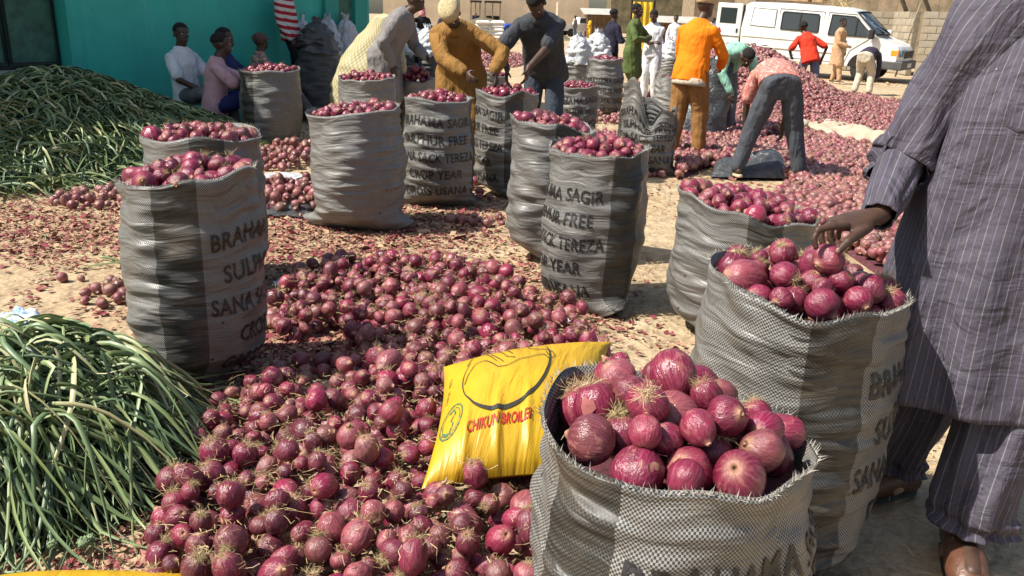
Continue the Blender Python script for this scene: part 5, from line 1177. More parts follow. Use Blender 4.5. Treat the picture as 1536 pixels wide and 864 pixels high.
# men at the sacks
p = SACKS['grey onion sack with five full lines of lettering facing the camera'][1]; p2 = SACKS['grey onion sack under the hands of the two bending men'][1]
a = atY(688, 200, p2[1]+.55)
person((a[0], a[1], 0), 176, pose(pel=(0, -.14, .92), neck=(.0, .30, 1.34), head=(.02, .44, 1.44), face=(0, .38, -.92), bend=(0, -.4, .3), hl=(-.36, .50, 1.00), hr=(-.12, .54, .98), pl=(-1, -.1, -.3), pr=(1, .1, -.5), hdl=(-.3, .5, -.8), hdr=(-.6, .6, -.5), fl=(-.12, -.1, .085), fr=(.12, -.05, .085)), 'man in ochre brown tunic and straw cap sorting onions in a sack', M_ochre, M_ochre, hat=kufi(M_capstraw, .07), hem=.45, voxel=.010, cloth_r=1.13, scale=1.04)
a = atY(812, 160, p2[1]+.85)
person((a[0], a[1], 0), 168, pose(pel=(0, -.14, .95), neck=(0, .30, 1.41), head=(.0, .44, 1.52), face=(0, .4, -.9), bend=(0, -.4, .3), hl=(.02, .62, .98), hr=(.20, .55, .98), pl=(-1, .0, -.4), pr=(1, .0, -.4), hdl=(.1, .3, -1), hdr=(0, .3, -1), pnl=(1, 0, -.2), fl=(-.13, -.05, .085), fr=(.13, 0, .085)), 'man in charcoal polo shirt reaching both hands into an onion sack', M_polo, M_polot, sleeve='short', voxel=.010, scale=1.06, cloth_r=1.08)
a = atY(583, 160, 10.0)
person((a[0], a[1], 0), -100, pose(pel=(0, -.05, .95), neck=(0, .22, 1.42), head=(0, .34, 1.55), hl=(-.1, .40, .95), hr=(.18, .10, .88), hdr=(.0, .3, -1)), 'man in grey tunic standing over the cream straw sack', M_greyk, M_greyk, hem=.42, voxel=.013, sleeve='long', cloth_r=1.2, scale=1.06)
# figures in the background
def far(px, py, deg, ps, label, sh, tr, **k): return person(floor_at(px, py), deg, ps, label, sh, tr, voxel=k.pop('voxel', .016), **k)
far(943, 160, -115, pose(hl=(-.08, .26, 1.16), hr=(.10, .25, 1.12), hdl=(1, .1, .1), hdr=(-1, .1, .1), pl=(-1, .1, -.6), pr=(1, .1, -.6)), 'man in olive green tunic and trousers with folded arms', M_olive, M_olive, hem=.36, voxel=.012, cloth_r=1.04, scale=1.04)
far(912, 142, -60, pose(hl=(-.1, .22, 1.1), hr=(.1, .24, 1.08)), 'person in dark navy jacket standing behind the green tunic', M_navy2, M_black, voxel=.015)
far(973, 152, 150, pose(hl=(.10, .24, 1.12), hr=(-.10, .25, 1.10), hdl=(1, .1, 0), hdr=(-1, .1, 0), head=(0, .08, 1.58), face=(-.2, 1, -.5), pel=(0, 0, .93)), 'person in white shirt with folded arms leaning on white sacks', M_white, M_white, sleeve='short', voxel=.014, trouser_r=1.15)
far(1008, 100, 170, pose(), 'person in white standing far behind the orange sweater', M_white, M_white, voxel=.02)
p15 = person(floor_at(1024, 243), -38, pose(pel=(0, 0, .95), neck=(.02, .06, 1.45), head=(.04, .14, 1.61), face=(.4, 1, -.2), hl=(-.10, .36, 1.02), hr=(.16, .36, 1.0), fl=(-.13, -.06, .085), fr=(.12, .10, .085), pl=(-1, -.6, -.5), pr=(1, -.6, -.5)), 'man in bright orange sweater and tan trousers seen from behind', M_orange, M_brownt, hat=kufi(M_capstraw, .06), voxel=.011, shoes=M_sandal_tan, cloth_r=1.02, trouser_r=1.22, scale=1.03, sash=M_beige)
person(floor_at(1082, 210), -165, bend(.30, .52, .92, neck=(0, .30, 1.18), head=(0, .46, 1.06), hl=(-.24, .36, .50), hr=(.16, .38, .66)), 'bending person in mint green shirt holding a black sack', M_mint, M_darkjean, voxel=.012, sleeve='long', hair=True, hem=-.03)
person(floor_at(1150, 272), -2, bend(.34, .33, .90, .24, pel=(0, -.10, .93), neck=(0, .36, 1.02), head=(0, .44, .86), face=(0, .2, -1), hl=(-.20, .40, .30), hr=(.20, .40, .30), tl=(-.3, 1, 0), tr=(.4, 1, 0), fl=(-.32, 0, .085), fr=(.30, -.05, .085)), 'bending person seen from behind in dark trousers and salmon print shirt', M_salmon, M_slate, sleeve='short', voxel=.011, cloth_r=1.08, trouser_r=1.18, shoes=M_sandal_tan, hem=-.05)
far(1206, 156, 10, pose(pel=(0, 0, .88), neck=(-.05, .20, 1.32), head=(-.08, .30, 1.46), hl=(-.25, .3, .9), hr=(.30, .10, .85), fl=(-.12, .25, .085), fr=(.16, -.36, .16), kr=(0, 1, 0)), 'person in red t-shirt striding away with a woven sandal', M_redt, M_greyj, sleeve='short', shoes=M_sandal_tan, voxel=.014)
far(1250, 126, -140, pose(hl=(-.24, .06, .85), hr=(.05, .30, .98), fl=(-.10, -.12, .085), fr=(.08, .2, .085), hdr=(.6, .7, 0)), 'man in long tan tunic walking beside the van door', M_tank, M_tank, hem=.42, shoes=M_sandal_tan, voxel=.015, cloth_r=1.05)
far(1292, 142, -40, bend(.42, .30, .84, .16, neck=(0, .36, .92), head=(0, .46, .78)), 'bending person in beige trousers and dark top by the van wheel', M_purple, M_beige, voxel=.015, trouser_r=1.18, hem=-.05)
far(757, 64, -60, bend(.4, .2, .80), 'far bending figure in bright blue clothes', M_blue, M_blue, voxel=.03, face=False, hem=-.04)
far(884, 58, 120, pose(hl=(.05, .3, 1.1), hr=(.2, .1, .85)), 'far boy in yellow shirt before the rusty shed', M_yel, M_yel, voxel=.03, face=False, scale=.95)
far(634, 104, 20, pose(), 'far person with pink and white headscarf in dark clothes', M_black, M_black, hat=scarf(M_scarfp), voxel=.022, face=False)
far(612, 104, 200, pose(), 'far person in dark clothes behind the grey tunic', M_navy2, M_black, voxel=.022, face=False)
far(668, 98, 30, pose(), 'far person in maroon clothes behind the straw cap', M_purple, M_black, voxel=.022, face=False)
far(742, 44, 10, pose(), 'far figure in dark clothes left of the polo shirt man', M_black, M_black, voxel=.04, face=False)
far(714, 46, 60, pose(), 'far figure in dark clothes below the stalls', M_navy, M_black, voxel=.04, face=False)
far(862, 60, 60, pose(), 'far person in grey standing left of the yellow shirt', M_greyk, M_greyj, voxel=.03, face=False)
far(1066, 84, 100, pose(), 'far person in pale shirt beside the open van door', M_greyj, M_black, voxel=.022, face=False)

# ------------------------------------------------------------------ cream straw sack and black polythene sacks being handled
M_straws = NT('cream_straw_weave'); _t = M_straws; _u = _t.coord('UV'); _ck = _t.node('TexChecker'); _t.l.new(_u, _ck.inputs['Vector']); _ck.inputs['Scale'].default_value = 32
_c = _t.mix(_ck.outputs['Fac'], (.46, .40, .22), (.28, .23, .11)); _t.out(_t.mix(_t.ramp(_t.noise(_u, 7, 4), [(.4, 0.0), (.7, .4)]), _c, (.46, .42, .30)), .7, _t.bump(_ck.outputs['Fac'], .6, .006), .3); M_straws = _t.m
c = atY(540, 200, 10.5); S0 = sack_surf(66, 1.42, .40, .4, wr=1.2, ears=.1, mid=1.12, lean=(.20, .12)); u = np.linspace(0, 1, 81); v = np.linspace(0, 1, 90); U, Vv = np.meshgrid(u, v)
P = S0(U, Vv); k = np.interp(Vv, [0, .3, .6, .85, 1], [.85, 1.0, .92, .6, .3]); cx = .20*Vv*1.48; cy = .12*Vv*1.48; P[..., 0] = cx+(P[..., 0]-cx)*k; P[..., 1] = cy+(P[..., 1]-cy)*k
root = empty('straw_sack', (c[0], c[1], 0)); obj('woven_straw', P.reshape(-1, 3), grid_faces(81, 90), M_straws, root, uv=np.stack([U*2.6, Vv*1.4], -1).reshape(-1, 2)); obj('tied_neck', np.concatenate([P[-1], [P[-1].mean(0)+np.array([0, 0, .05])]]), [(i, i+1, 81) for i in range(80)], M_straws, root); tag(root, 'tall cream straw sack bulging before the man in grey tunic', 'sack')
def poly_bag(name, C, W, D, label, seed, n=34, parent_loc=None):
    """limp bag hung or laid along the points C with half widths W and half depths D"""
    C = np.array(C, float); q = np.linspace(0, len(C)-1, n); Pq = np.column_stack([np.interp(q, np.arange(len(C)), C[:, k]) for k in range(3)]); w = np.interp(q, np.arange(len(C)), W); d = np.interp(q, np.arange(len(C)), D)
    g = Geo(); g.loft(Pq-C[0], w, d, side=(1, 0, 0), n=48); nz = noise2(seed, 14, 9); V = g.V[0]; V += np.column_stack([nz(V[:, 2]*1.3, V[:, 0]*1.2), nz(V[:, 0], V[:, 2]*1.3+4), nz(V[:, 0]*1.2, V[:, 1]*1.2+2)*.6])*.022
    V[:, 2] = np.maximum(V[:, 2], .012-C[0][2]); g.V = [V]
    o = g.build(name, M_blackpoly, None, smooth=True); o.location = C[0]; return tag(o, label, 'sack')
a = at(1052, 212, 0)
poly_bag('empty_sack', [(a[0]-.10, a[1]-.12, .02), (a[0]-.04, a[1]-.1, .18), (a[0]+.06, a[1]-.08, .5), (a[0]+.12, a[1]-.05, .85), (a[0]+.16, a[1], 1.02)], [.34, .33, .24, .20, .18], [.16, .15, .10, .05, .025], 'black plastic sack held upright beside the orange sweater man', 4)
a = at(1140, 270, 0)
s_, t_ = np.meshgrid(np.linspace(-1, 1, 44), np.linspace(-1, 1, 34)); e = np.clip((1-np.abs(s_)**3)*(1-np.abs(t_)**3), 0, 1)**.5; zz = noise2(63, 14, 4); zz2 = noise2(64, 14, 9)
top = np.stack([s_*.42*(1-.14*(t_+1)*.5)+.06*t_, t_*.28, .02+e*(.17+.05*zz(s_, t_)+.02*zz2(s_, t_))*(1+.35*t_)], -1).reshape(-1, 3); bot = top*np.array([1, 1, 0]); F = grid_faces(44, 34)
tag(obj('empty_sack', np.concatenate([top, bot]), np.concatenate([F, F[:, ::-1]+len(top)]), M_blackpoly, None, loc=(a[0]-.05, a[1]+.22, .012), rot=(0, 0, .05)), 'shiny black sack lying flat before the bending salmon shirt', 'sack')
# ------------------------------------------------------------------ white van
M_vanw = NT('van_white_paint'); _t = M_vanw; _n = _t.noise(_t.coord(), 2.2, 5, .6)
_t.out(_t.ramp(_n, [(.35, (.60, .58, .53)), (.6, (.74, .73, .69))]), .3, None, .5, Coat_Weight=.3); M_vanw = _t.m
M_glass = NT('dark_glass'); M_glass.out((.03, .035, .035), .06, None, .7); M_glass = M_glass.m
M_rubber = plain('tyre_rubber', (.022, .021, .020), .85, .3, 20); M_bumper = plain('grey_bumper', (.075, .075, .078), .6, .2, 8); M_chrome = plain('wheel_steel', (.32, .31, .29), .45, .2, 10, metal=.6)
M_lamp = NT('headlamp_glass'); M_lamp.out((.16, .30, .40), .08, None, .8, Metallic=.3); M_lamp = M_lamp.m; M_indic = plain('amber_lens', (.75, .28, .02), .2, .1, 5, spec=.6); M_redref = plain('red_reflector', (.40, .02, .02), .4, .1, 5); M_seam = plain('door_gap_dark', (.10, .095, .085), .7, .1, 5)
M_seat = plain('van_seat', (.20, .17, .13), .9, .3, 10); M_plate = plain('number_plate', (.55, .53, .48), .5, .1, 9); M_crate = plain('roof_load_wood', (.34, .22, .11), .85, .35, 6, .3)
vp = at(1290, 121, 0)+np.array([.48, .69, 0]); van = empty('van', (vp[0], vp[1], 0)); VH = math.radians(-35); van.rotation_euler = (0, math.radians(2.2), VH); tag(van, 'white panel van with open rear door parked before the block wall', 'van')
# van frame: x forward, y to its left side, z up; the front axle at the origin; the side we see is y = -0.95
LV, WV = 4.75, 1.9
prof = [(-3.72, .38), (.86, .38), (.92, .62), (.91, .92), (.84, 1.02), (.36, 1.18), (.24, 1.23), (-.50, 1.90), (-.8, 1.965), (-2.4, 2.0), (-3.6, 1.97), (-3.74, 1.90), (-3.78, 1.2)]
def van_side(y):      # tumblehome: the body leans in above the belt line
    return [(x, y*(1-.10*max(0, (z-1.15)/.85)**1.1), z) for x, z in prof]
n = len(prof); ysec = [-.95, -.90, -.6, 0, .6, .90, .95]; insets = [.05, .012, 0, 0, 0, .012, .05]; V = []; cx, cz = -1.5, 1.15
for y, ins in zip(ysec, insets):
    for (x, z) in prof:
        zz_ = cz+(z-cz)*(1-ins*.9); xx = cx+(x-cx)*(1-ins*.55); V.append((xx+(.10*(1-(y/.95)**2) if x > .5 else 0)+(.06*(1-(y/.95)**2) if -.6 < x < .4 else 0), y*(1-.10*max(0, (z-1.15)/.85)**1.1), zz_+(.03*(1-(y/.95)**2) if z > 1.85 else 0)))
F = [f for f in grid_faces(n, len(ysec), True)]; F = [tuple(f) for f in F]+[tuple(range(n)), tuple(range((len(ysec)-1)*n, len(ysec)*n))[::-1]]
body = obj('body', np.array(V), F, M_vanw, van, smooth=False); bevel(body, .05, 3)
def vy(z, o=0.0, s=-1): return s*(.952*(1-.10*max(0, (z-1.15)/.85)**1.1)+o)
def side_panel(pts, name, mat, o=.004, th=.012, parent=van, s=-1):
    P = [(x, vy(z, o, s), z) for x, z in pts]; Q = [(x, vy(z, o-th, s), z) for x, z in pts]; m = len(P)
    F = [tuple(range(m)), tuple(range(m, 2*m))[::-1]]+[(i, i+m, (i+1) % m+m, (i+1) % m) for i in range(m)]
    return obj(name, np.array(P+Q), F, mat, parent, smooth=False)
def outline(pts, name, w, mat, parent=van, o=.008):
    g = Geo(); m = len(pts)
    for i in range(m):
        (x0, z0), (x1, z1) = pts[i], pts[(i+1) % m]; g.bar((x0, vy(z0, o), z0), (x1, vy(z1, o), z1), w)
    return g.build(name, mat, parent)
win_mid = [(-2.52, 1.26), (-1.42, 1.24), (-1.40, 1.28), (-1.44, 1.70), (-1.48, 1.74), (-2.48, 1.76), (-2.53, 1.72)]
w_ = side_panel(win_mid, 'side_window', M_glass, .006); outline(win_mid, 'window_rubber', .028, M_rubber, w_); g = Geo(); g.bar((-1.98, vy(1.27, .012), 1.27), (-1.98, vy(1.74, .012), 1.74), .03); g.build('window_divider', M_rubber, w_)
win_cab = [(-1.10, 1.20), (.14, 1.22), (.08, 1.30), (-.36, 1.69), (-.44, 1.74), (-1.08, 1.76)]
w_ = side_panel(win_cab, 'cab_window', M_glass, .006); outline(win_cab, 'window_rubber', .026, M_rubber, w_); g = Geo(); g.bar((-.34, vy(1.22, .012), 1.22), (-.36, vy(1.66, .012), 1.66), .03); g.build('window_divider', M_rubber, w_)
side_panel([(-3.45, 1.32), (-2.72, 1.30), (-2.74, 1.78), (-3.42, 1.80)], 'blank_window_panel', M_vanw, .010, .02); outline([(-3.47, 1.30), (-2.70, 1.28), (-2.72, 1.80), (-3.44, 1.82)], 'panel_groove', .012, M_seam, o=.003)
outline([(-1.20, .46), (-.52, .46), (-.42, .80), (-.02, 1.10), (.10, 1.20), (-.42, 1.80), (-1.18, 1.82)], 'cab_door_gap', .012, M_seam, o=.002); outline([(-2.62, .46), (-1.30, .46), (-1.30, 1.82), (-2.62, 1.84)], 'side_door_gap', .012, M_seam, o=.002)
g = Geo(); g.bar((-3.7, vy(1.0, .006), 1.0), (-.5, vy(.98, .006), .98), .03, .03); g.bar((-3.7, vy(.72, .006), .72), (-.55, vy(.72, .006), .72), .05, .03); g.build('body_crease', M_vanw, van)
for (x, z) in ((-.62, 1.06), (-1.42, 1.06)):
    g = Geo(); g.box((x, vy(z, .018), z), (.16, .03, .04)); g.build('door_handle', M_rubber, van)
# windscreen, bonnet, nose
def front_pts(pts, off): return [np.array([x+.30-(.06 if z > 1.6 else 0), y, z])+np.array([.67, 0, .74])*off for x, y, z in pts]
ws_ = [(-.10, -.80, 1.28), (-.02, -.4, 1.28), (.0, 0, 1.28), (-.02, .4, 1.28), (-.10, .80, 1.28), (-.68, .72, 1.83), (-.62, .4, 1.86), (-.60, 0, 1.87), (-.62, -.4, 1.86), (-.68, -.72, 1.83)]
P = front_pts(ws_, .022); Q = front_pts(ws_, .002); m = len(P); wsn = obj('windscreen', np.array(P+Q), [tuple(range(m)), tuple(range(m, 2*m))[::-1]]+[(i, i+m, (i+1) % m+m, (i+1) % m) for i in range(m)], M_glass, van, smooth=False)
g = Geo(); PP = front_pts(ws_, .026)
for i in range(m): g.bar(PP[i], PP[(i+1) % m], .04)
g.build('windscreen_rubber', M_rubber, wsn)
for y in (-.35, .25):
    a, b = front_pts([(-.03, y, 1.31), (-.18, y-.42, 1.44)], .05); g = Geo(); g.bar(a, b, .025); g.build('wiper', M_rubber, wsn)
q = front_pts([(-.53, -.42, 1.72), (-.51, .1, 1.73), (-.585, .1, 1.80), (-.60, -.40, 1.79)], .030); obj('windscreen_sticker', np.array(q), [(0, 1, 2, 3)], M_white_plastic, wsn, smooth=False)
g = Geo(); g.box((.965, 0, .80), (.10, 1.02, .20)); g.build('grille', M_bumper, van); 
for k in range(4): g = Geo(); g.box((1.022, 0, .73+k*.045), (.015, .98, .014)); g.build('grille_bar', M_rubber, van)
for s in (-1, 1):
    g = Geo(); g.box((.90, s*.68, .83), (.15, .34, .20)); bevel(g.build('headlamp', M_lamp, van), .02)
    g = Geo(); g.box((.80, s*.88, .83), (.22, .14, .20)); bevel(g.build('indicator', M_indic, van), .02)
    g = Geo(); g.box((.14, s*1.10, 1.30), (.14, .20, .26)); m_ = bevel(g.build('wing_mirror', M_rubber if s < 0 else M_vanw, van), .04); g = Geo(); g.bar((.1, s*.92, 1.22), (.14, s*1.05, 1.24), .04); g.build('mirror_arm', M_rubber, m_); g = Geo(); g.box((.062, s*1.10, 1.31), (.006, .16, .20)); g.build('mirror_glass', M_chrome, m_)
g = Geo(); g.box((.95, 0, .50), (.24, 1.94, .24)); g.box((.64, -.945, .50), (.5, .06, .22)); g.box((.64, .945, .50), (.5, .06, .22)); bevel(g.build('bumper', M_bumper, van), .04)
g = Geo(); g.box((1.074, .0, .50), (.01, .5, .12)); g.build('number_plate', M_plate, van)
def wheel(x, y):
    a = np.linspace(0, 2*math.pi, 29)[:-1]; sec = [(.16, -.09), (.20, -.105), (.30, -.10), (.325, -.07), (.325, .07), (.30, .10), (.20, .105), (.16, .09)]; V = []
    for (r, w) in sec: V += [(math.cos(t)*r, w, math.sin(t)*r) for t in a]
    w = obj('wheel', np.array(V), [tuple(f) for f in grid_faces(28, len(sec), True)], M_rubber, van, loc=(x, y, .325)); g = Geo(); s = -1 if y < 0 else 1
    g.loft([(0, -s*.02, 0), (0, s*.05, 0), (0, s*.085, 0), (0, s*.07, 0)], [.19, .195, .185, .06], side=(1, 0, 0), n=24); g.build('hubcap', M_chrome, w, smooth=True)
for x in (0.0, -2.9):
    for y in (-.84, .84): wheel(x, y)
    for s in (-1, 1):
        a = np.linspace(0, math.pi, 18); g = Geo(); g.loft([(x+math.cos(t)*.42, s*.945, .36+math.sin(t)*.42) for t in a], .028, .02, side=(0, 1, 0), n=8); g.build('wheel_arch', M_vanw, van, smooth=True)
        P = [(x+math.cos(t)*.40, s*.957, .37+math.sin(t)*.40) for t in a]; Q = [(px_, s*.90, pz_) for px_, _, pz_ in P]; m = len(P); obj('wheel_well', np.array(P+Q), [tuple(range(m)), tuple(range(m, 2*m))[::-1]]+[(i, i+m, (i+1) % m+m, (i+1) % m) for i in range(m)], M_dark, van, smooth=False)
# open rear door, swung out to the near side
g = Geo(); g.box((-3.80, 0, 1.15), (.02, 1.62, 1.45)); g.build('load_space', M_dark, van)
door = empty('rear_door', (-3.76, -.93, 0)); door.parent = van; door.rotation_euler = (0, 0, math.radians(-178))
g = Geo(); g.box((.40, .03, 1.16), (.80, .05, 1.50)); bevel(g.build('door_panel', M_vanw, door), .03)
g = Geo(); g.box((.42, .060, 1.55), (.52, .012, .46)); bevel(g.build('door_window', M_glass, door), .02)
g = Geo(); g.box((.10, .063, 1.12), (.05, .02, .12)); g.build('door_handle', M_rubber, door)
g = Geo(); g.prism([(.58, .06, 1.06), (.74, .06, 1.06), (.66, .06, 1.20)], .012, (0, 1, 0)); g.build('red_triangle', M_redref, door)
g = Geo(); g.bar((.02, .066, .95), (.78, .066, .95), .02); g.build('door_crease', M_seam, door)
# things on the roof
for k, (x, w, h_, lab) in enumerate(((-2.5, .55, .14, 'brown wooden crate on the van roof, rearmost'), (-2.05, .35, .18, 'brown wooden crate on the van roof, second from the rear'), (-1.6, .30, .12, 'small brown crate on the van roof near the middle'))):
    vm = Matrix.Rotation(VH, 4, 'Z'); q = vm @ Vector((x, -.35, 0)); o = Geo().box((0, 0, h_/2), (w, .5, h_)).build('crate', M_crate, None); o.location = (vp[0]+q.x, vp[1]+q.y, 2.075+math.sin(math.radians(2.2))*(-x)*1.0); o.rotation_euler = (0, math.radians(2.2), VH); tag(o, lab, 'crate')
vm = Matrix.Rotation(VH, 4, 'Z'); q = vm @ Vector((-.92, -.3, 0)); g = Geo()
for i in range(26): g.bar(np.array([RNG.normal(0, .1), RNG.normal(0, .1), .0]), np.array([RNG.normal(0, .25), RNG.normal(0, .2), RNG.uniform(.08, .25)]), .012)
o = g.build('straw_bundle', M_straw, None); o.location = (vp[0]+q.x, vp[1]+q.y, 2.02); tag(o, 'bundle of pale straw on the van roof above the cab', 'bundle')
# far white pickup left of the rusty shed
pk = at(872, 55, 0); pr_ = empty('pickup_truck', (pk[0], pk[1], 0), math.radians(200)); tag(pr_, 'small white pickup truck far away before the rusty shed', 'pickup')
Geo().box((0, 0, .75), (4.4, 1.7, .55)).build('body', M_vanw, pr_); g = Geo(); g.box((-.2, 0, 1.3), (1.6, 1.5, .6), None, .82); g.build('cab', M_vanw, pr_); g = Geo(); g.box((-.2, 0, 1.32), (1.45, 1.52, .4), None, .86); g.build('windows', M_glass, pr_)
for x in (-1.35, 1.35):
    for y in (-.78, .78): g = Geo(); g.loft([(x, y-.1, .33), (x, y+.1, .33)], .33, side=(1, 0, 0), n=18); g.build('wheel', M_rubber, pr_)
# ------------------------------------------------------------------ man in the striped tunic, right foreground
def m_pinstripe():
    t = NT('pinstripe_cotton'); u = t.coord('UV'); s = t.node('SeparateXYZ'); t.l.new(u, s.inputs[0])
    f = t.math('FRACT', t.math('MULTIPLY', s.outputs[0], 46.0)); k = t.math('FRACT', t.math('MULTIPLY', s.outputs[0], 23.0))
    line = t.ramp(f, [(.0, 0.0), (.43, 0.0), (.47, .62), (.53, .62), (.57, 0.0)]); line2 = t.ramp(f, [(.0, 0.0), (.06, .35), (.12, 0.0)])
    lc = t.mix(t.ramp(k, [(.49, 0.0), (.51, 1.0)]), (.24, .21, .26), (.20, .135, .25)); n = t.noise(t.coord('UV', (6, 1.5, 1)), 3, 4); g = t.noise(t.coord('UV', (400, 60, 1)), 1, 2)
    c = t.ramp(n, [(.3, (.048, .044, .058)), (.7, (.070, .064, .081))]); c = t.mix(t.math('MULTIPLY', g, .25), c, (.10, .095, .11)); c = t.mix(line, c, lc); c = t.mix(line2, c, (.09, .08, .12))
    f1 = t.noise(t.coord('Object', (1, 1, .45), (0, .5, 0)), 7, 4, .5, 1.4); f2 = t.noise(t.coord('Object', (.5, 1, 1.6), (.3, .4, 0)), 9, 3, .5, 1.0)
    nm = t.bump(f1, .7, .05); nm = t.bump(f2, .35, .04, nm); nm = t.bump(g, .1, .002, nm)
    return t.out(c, .75, nm, .25)
M_pin = m_pinstripe(); M_shoe = plain('brown_leather', (.10, .04, .022), .4, .3, 30, .15, .5); M_shoe2 = plain('light_leather_patch', (.36, .22, .14), .6, .2, 30); M_sole = plain('shoe_sole', (.03, .025, .02), .8, .3, 20); M_button = plain('shirt_button', (.30, .20, .24), .3, .2, 30)
man = None
def uv_loft(name, P, rx, ry, side, parent, nseed, amp, n=96, m=90, per=None, fold=None, open_ends=True, mat=None, arc=None):
    """cloth tube: uv in metres so that the stripes run along it"""
    P = np.array(P, float); K = len(P); q = np.linspace(0, K-1, m); from_ = np.arange(K)
    def cub(a):
        a = np.asarray(a, float); x = np.interp(q, from_, a)
        for _ in range(6): x[1:-1] = (x[:-2]+2*x[1:-1]+x[2:])/4
        return x
    C = np.column_stack([cub(P[:, k]) for k in range(3)]); RX = cub(rx); RY = cub(ry); T = np.gradient(C, axis=0); u = np.linspace(0, 1, n+1); a = 2*math.pi*u+.0; nz = fract_noise(nseed, 12, 7, 4); nz2 = fract_noise(nseed+1, 10, 12, 3); V = []; UV = []
    L = np.concatenate([[0], np.cumsum(np.linalg.norm(np.diff(C, axis=0), axis=1))]); per = per or 2*math.pi*max(RX.max(), RY.max())*.9
    for i in range(m):
        t = norm(T[i]); x = np.asarray(side, float); x = norm(x-t*(x@t)); y = np.cross(t, x); v = i/(m-1); k = amp(v)
        d = k*(nz(u, v*1.2)+.5*nz2(u, v*1.0))
        if fold is not None: d = d+fold(u, v)
        V.append(C[i]+np.outer(np.cos(a)*(RX[i]+d), x)+np.outer(np.sin(a)*(RY[i]+d), y)); UV.append(np.column_stack([u*per, np.full(n+1, L[i])]))
    V = np.concatenate(V); UV = np.concatenate(UV); F = grid_faces(n+1, m)
    o = obj(name, V, F, mat or M_pin, parent, uv=UV); sm = o.modifiers.new('cloth', 'SOLIDIFY'); sm.thickness = .004; sm.offset = -1; return o
# joints
SHR = atY(1512, 8, 2.34); ELB = atY(1356, 232, 2.36); WR = atY(1318, 322, 2.17)
CX, CY = 1.40, 2.30; SHL = np.array([SHR[0]+.40, SHR[1]-.02, SHR[2]-.01]); NECK = (SHR+SHL)/2+np.array([.0, .0, .09])
HEAD = NECK+np.array([-.03, -.03, .19]); PEL = np.array([CX+.02, CY, 1.0])
FR = at(1346, 752, 0.0); FR = np.array([FR[0], FR[1]+.05, .085]); FL = at(1452, 862, 0.0); FL = np.array([FL[0], FL[1]+.06, .09])
g = Geo(); sp = norm(NECK-PEL)
g.loft([PEL-sp*.08, PEL, PEL*.6+NECK*.4, PEL*.3+NECK*.7, NECK-sp*.06, NECK], [.14, .16, .15, .17, .16, .06], [.10, .11, .10, .12, .09, .055], n=20)
g.limb([NECK-sp*.05, HEAD-np.array([0, 0, .05])], [.062, .056])
g.ball(HEAD+np.array([0, .01, .03]), (.078, .098, .092)); g.ball(HEAD+np.array([0, -.02, -.05]), (.06, .072, .072)); g.ball(HEAD+np.array([0, -.092, -.01]), (.016, .02, .024), None, 8, 6); g.ball(HEAD+np.array([0, -.082, -.06]), (.028, .014, .014), None, 8, 6)
for s in (-1, 1): g.ball(HEAD+np.array([s*.08, .0, 0]), (.011, .02, .032), None, 8, 6)
g.limb([SHR, SHR*.5+ELB*.5, ELB, ELB*.5+WR*.5, WR], [.06, .05, .043, .038, .029])
ELL = SHL+np.array([.12, .06, -.30]); WL = ELL+np.array([.02, -.06, -.26]); g.limb([SHL, ELL, WL], [.06, .043, .029]); hand(g, WL, (0, -.1, -1), (-1, 0, 0), 1, 1.05, .5)
for (hip, ft, kn, to) in ((PEL+np.array([-.09, 0, 0]), FR, (0, -1, .1), np.array([-.9, -.35, 0])), (PEL+np.array([.09, 0, 0]), FL, (-.2, -1, .1), np.array([-.35, -1, 0]))):
    k, a = two_bone(hip, ft, .46, .46, kn); g.limb([hip, hip*.5+k*.5, k, k*.6+a*.4, a], [.09, .082, .058, .055, .04]); to = norm(to); g.limb([a-to*.05-np.array([0, 0, .03]), a+to*.07-np.array([0, 0, .045]), a+to*.16-np.array([0, 0, .055])], [.038, .036, .024])
# resting hand: palm, then each finger on its own
hp_ = lambda px, py, Y: atY(px, py, Y)
KN = hp_(1258, 336, 2.12); pd = norm(KN-WR); ps = np.array([.25, 1.0, .12]); g.loft([WR-pd*.02, WR+pd*.03, WR*.4+KN*.6, KN, KN+pd*.012], [.028, .034, .043, .044, .036], [.021, .021, .020, .016, .011], side=ps, n=14)
def fing(pts, r): g.limb([hp_(*p) for p in pts], r, n=10)
fing([(1268, 338, 2.085), (1250, 339, 2.07), (1226, 345, 2.06), (1221, 358, 2.055), (1224, 371, 2.05)], [.0120, .0112, .0108, .0098, .0080])
fing([(1264, 333, 2.115), (1246, 335, 2.11), (1232, 345, 2.10), (1232, 360, 2.095), (1238, 371, 2.09)], [.0118, .0112, .0105, .0096, .0080])
fing([(1266, 333, 2.145), (1254, 337, 2.145), (1244, 347, 2.14), (1245, 358, 2.135), (1250, 367, 2.13)], [.0112, .0105, .0098, .0090, .0076])
fing([(1272, 335, 2.17), (1264, 340, 2.17), (1258, 348, 2.17), (1258, 357, 2.165)], [.0105, .0095, .0088, .0072])
fing([(1302, 340, 2.12), (1288, 350, 2.08), (1272, 362, 2.045), (1258, 377, 2.03)], [.0165, .0160, .0125, .0100])
man = g.build('person', M_skin, None, voxel=.0052, it=2); tag(man, 'tall man in dark pinstriped tunic resting a hand on an onion sack', 'person')
nl = hp_(1257, 376, 2.022); c = Geo(); c.ball(nl, (.006, .0035, .008), None, 8, 6); c.build('thumbnail', plain('fingernail', (.30, .18, .15), .4, .1, 20), man, smooth=True)
c = Geo(); c.ball(HEAD+np.array([0, .012, .045]), (.083, .102, .088), None, 16, 10); V = np.concatenate(c.V); lo = (V[:, 2] < HEAD[2]+.01) | ((V[:, 1] < HEAD[1]-.05) & (V[:, 2] < HEAD[2]+.05)); V[lo] = HEAD+(V[lo]-HEAD)*.8; c.V = [V]; c.build('hair', M_hair, man, smooth=True)
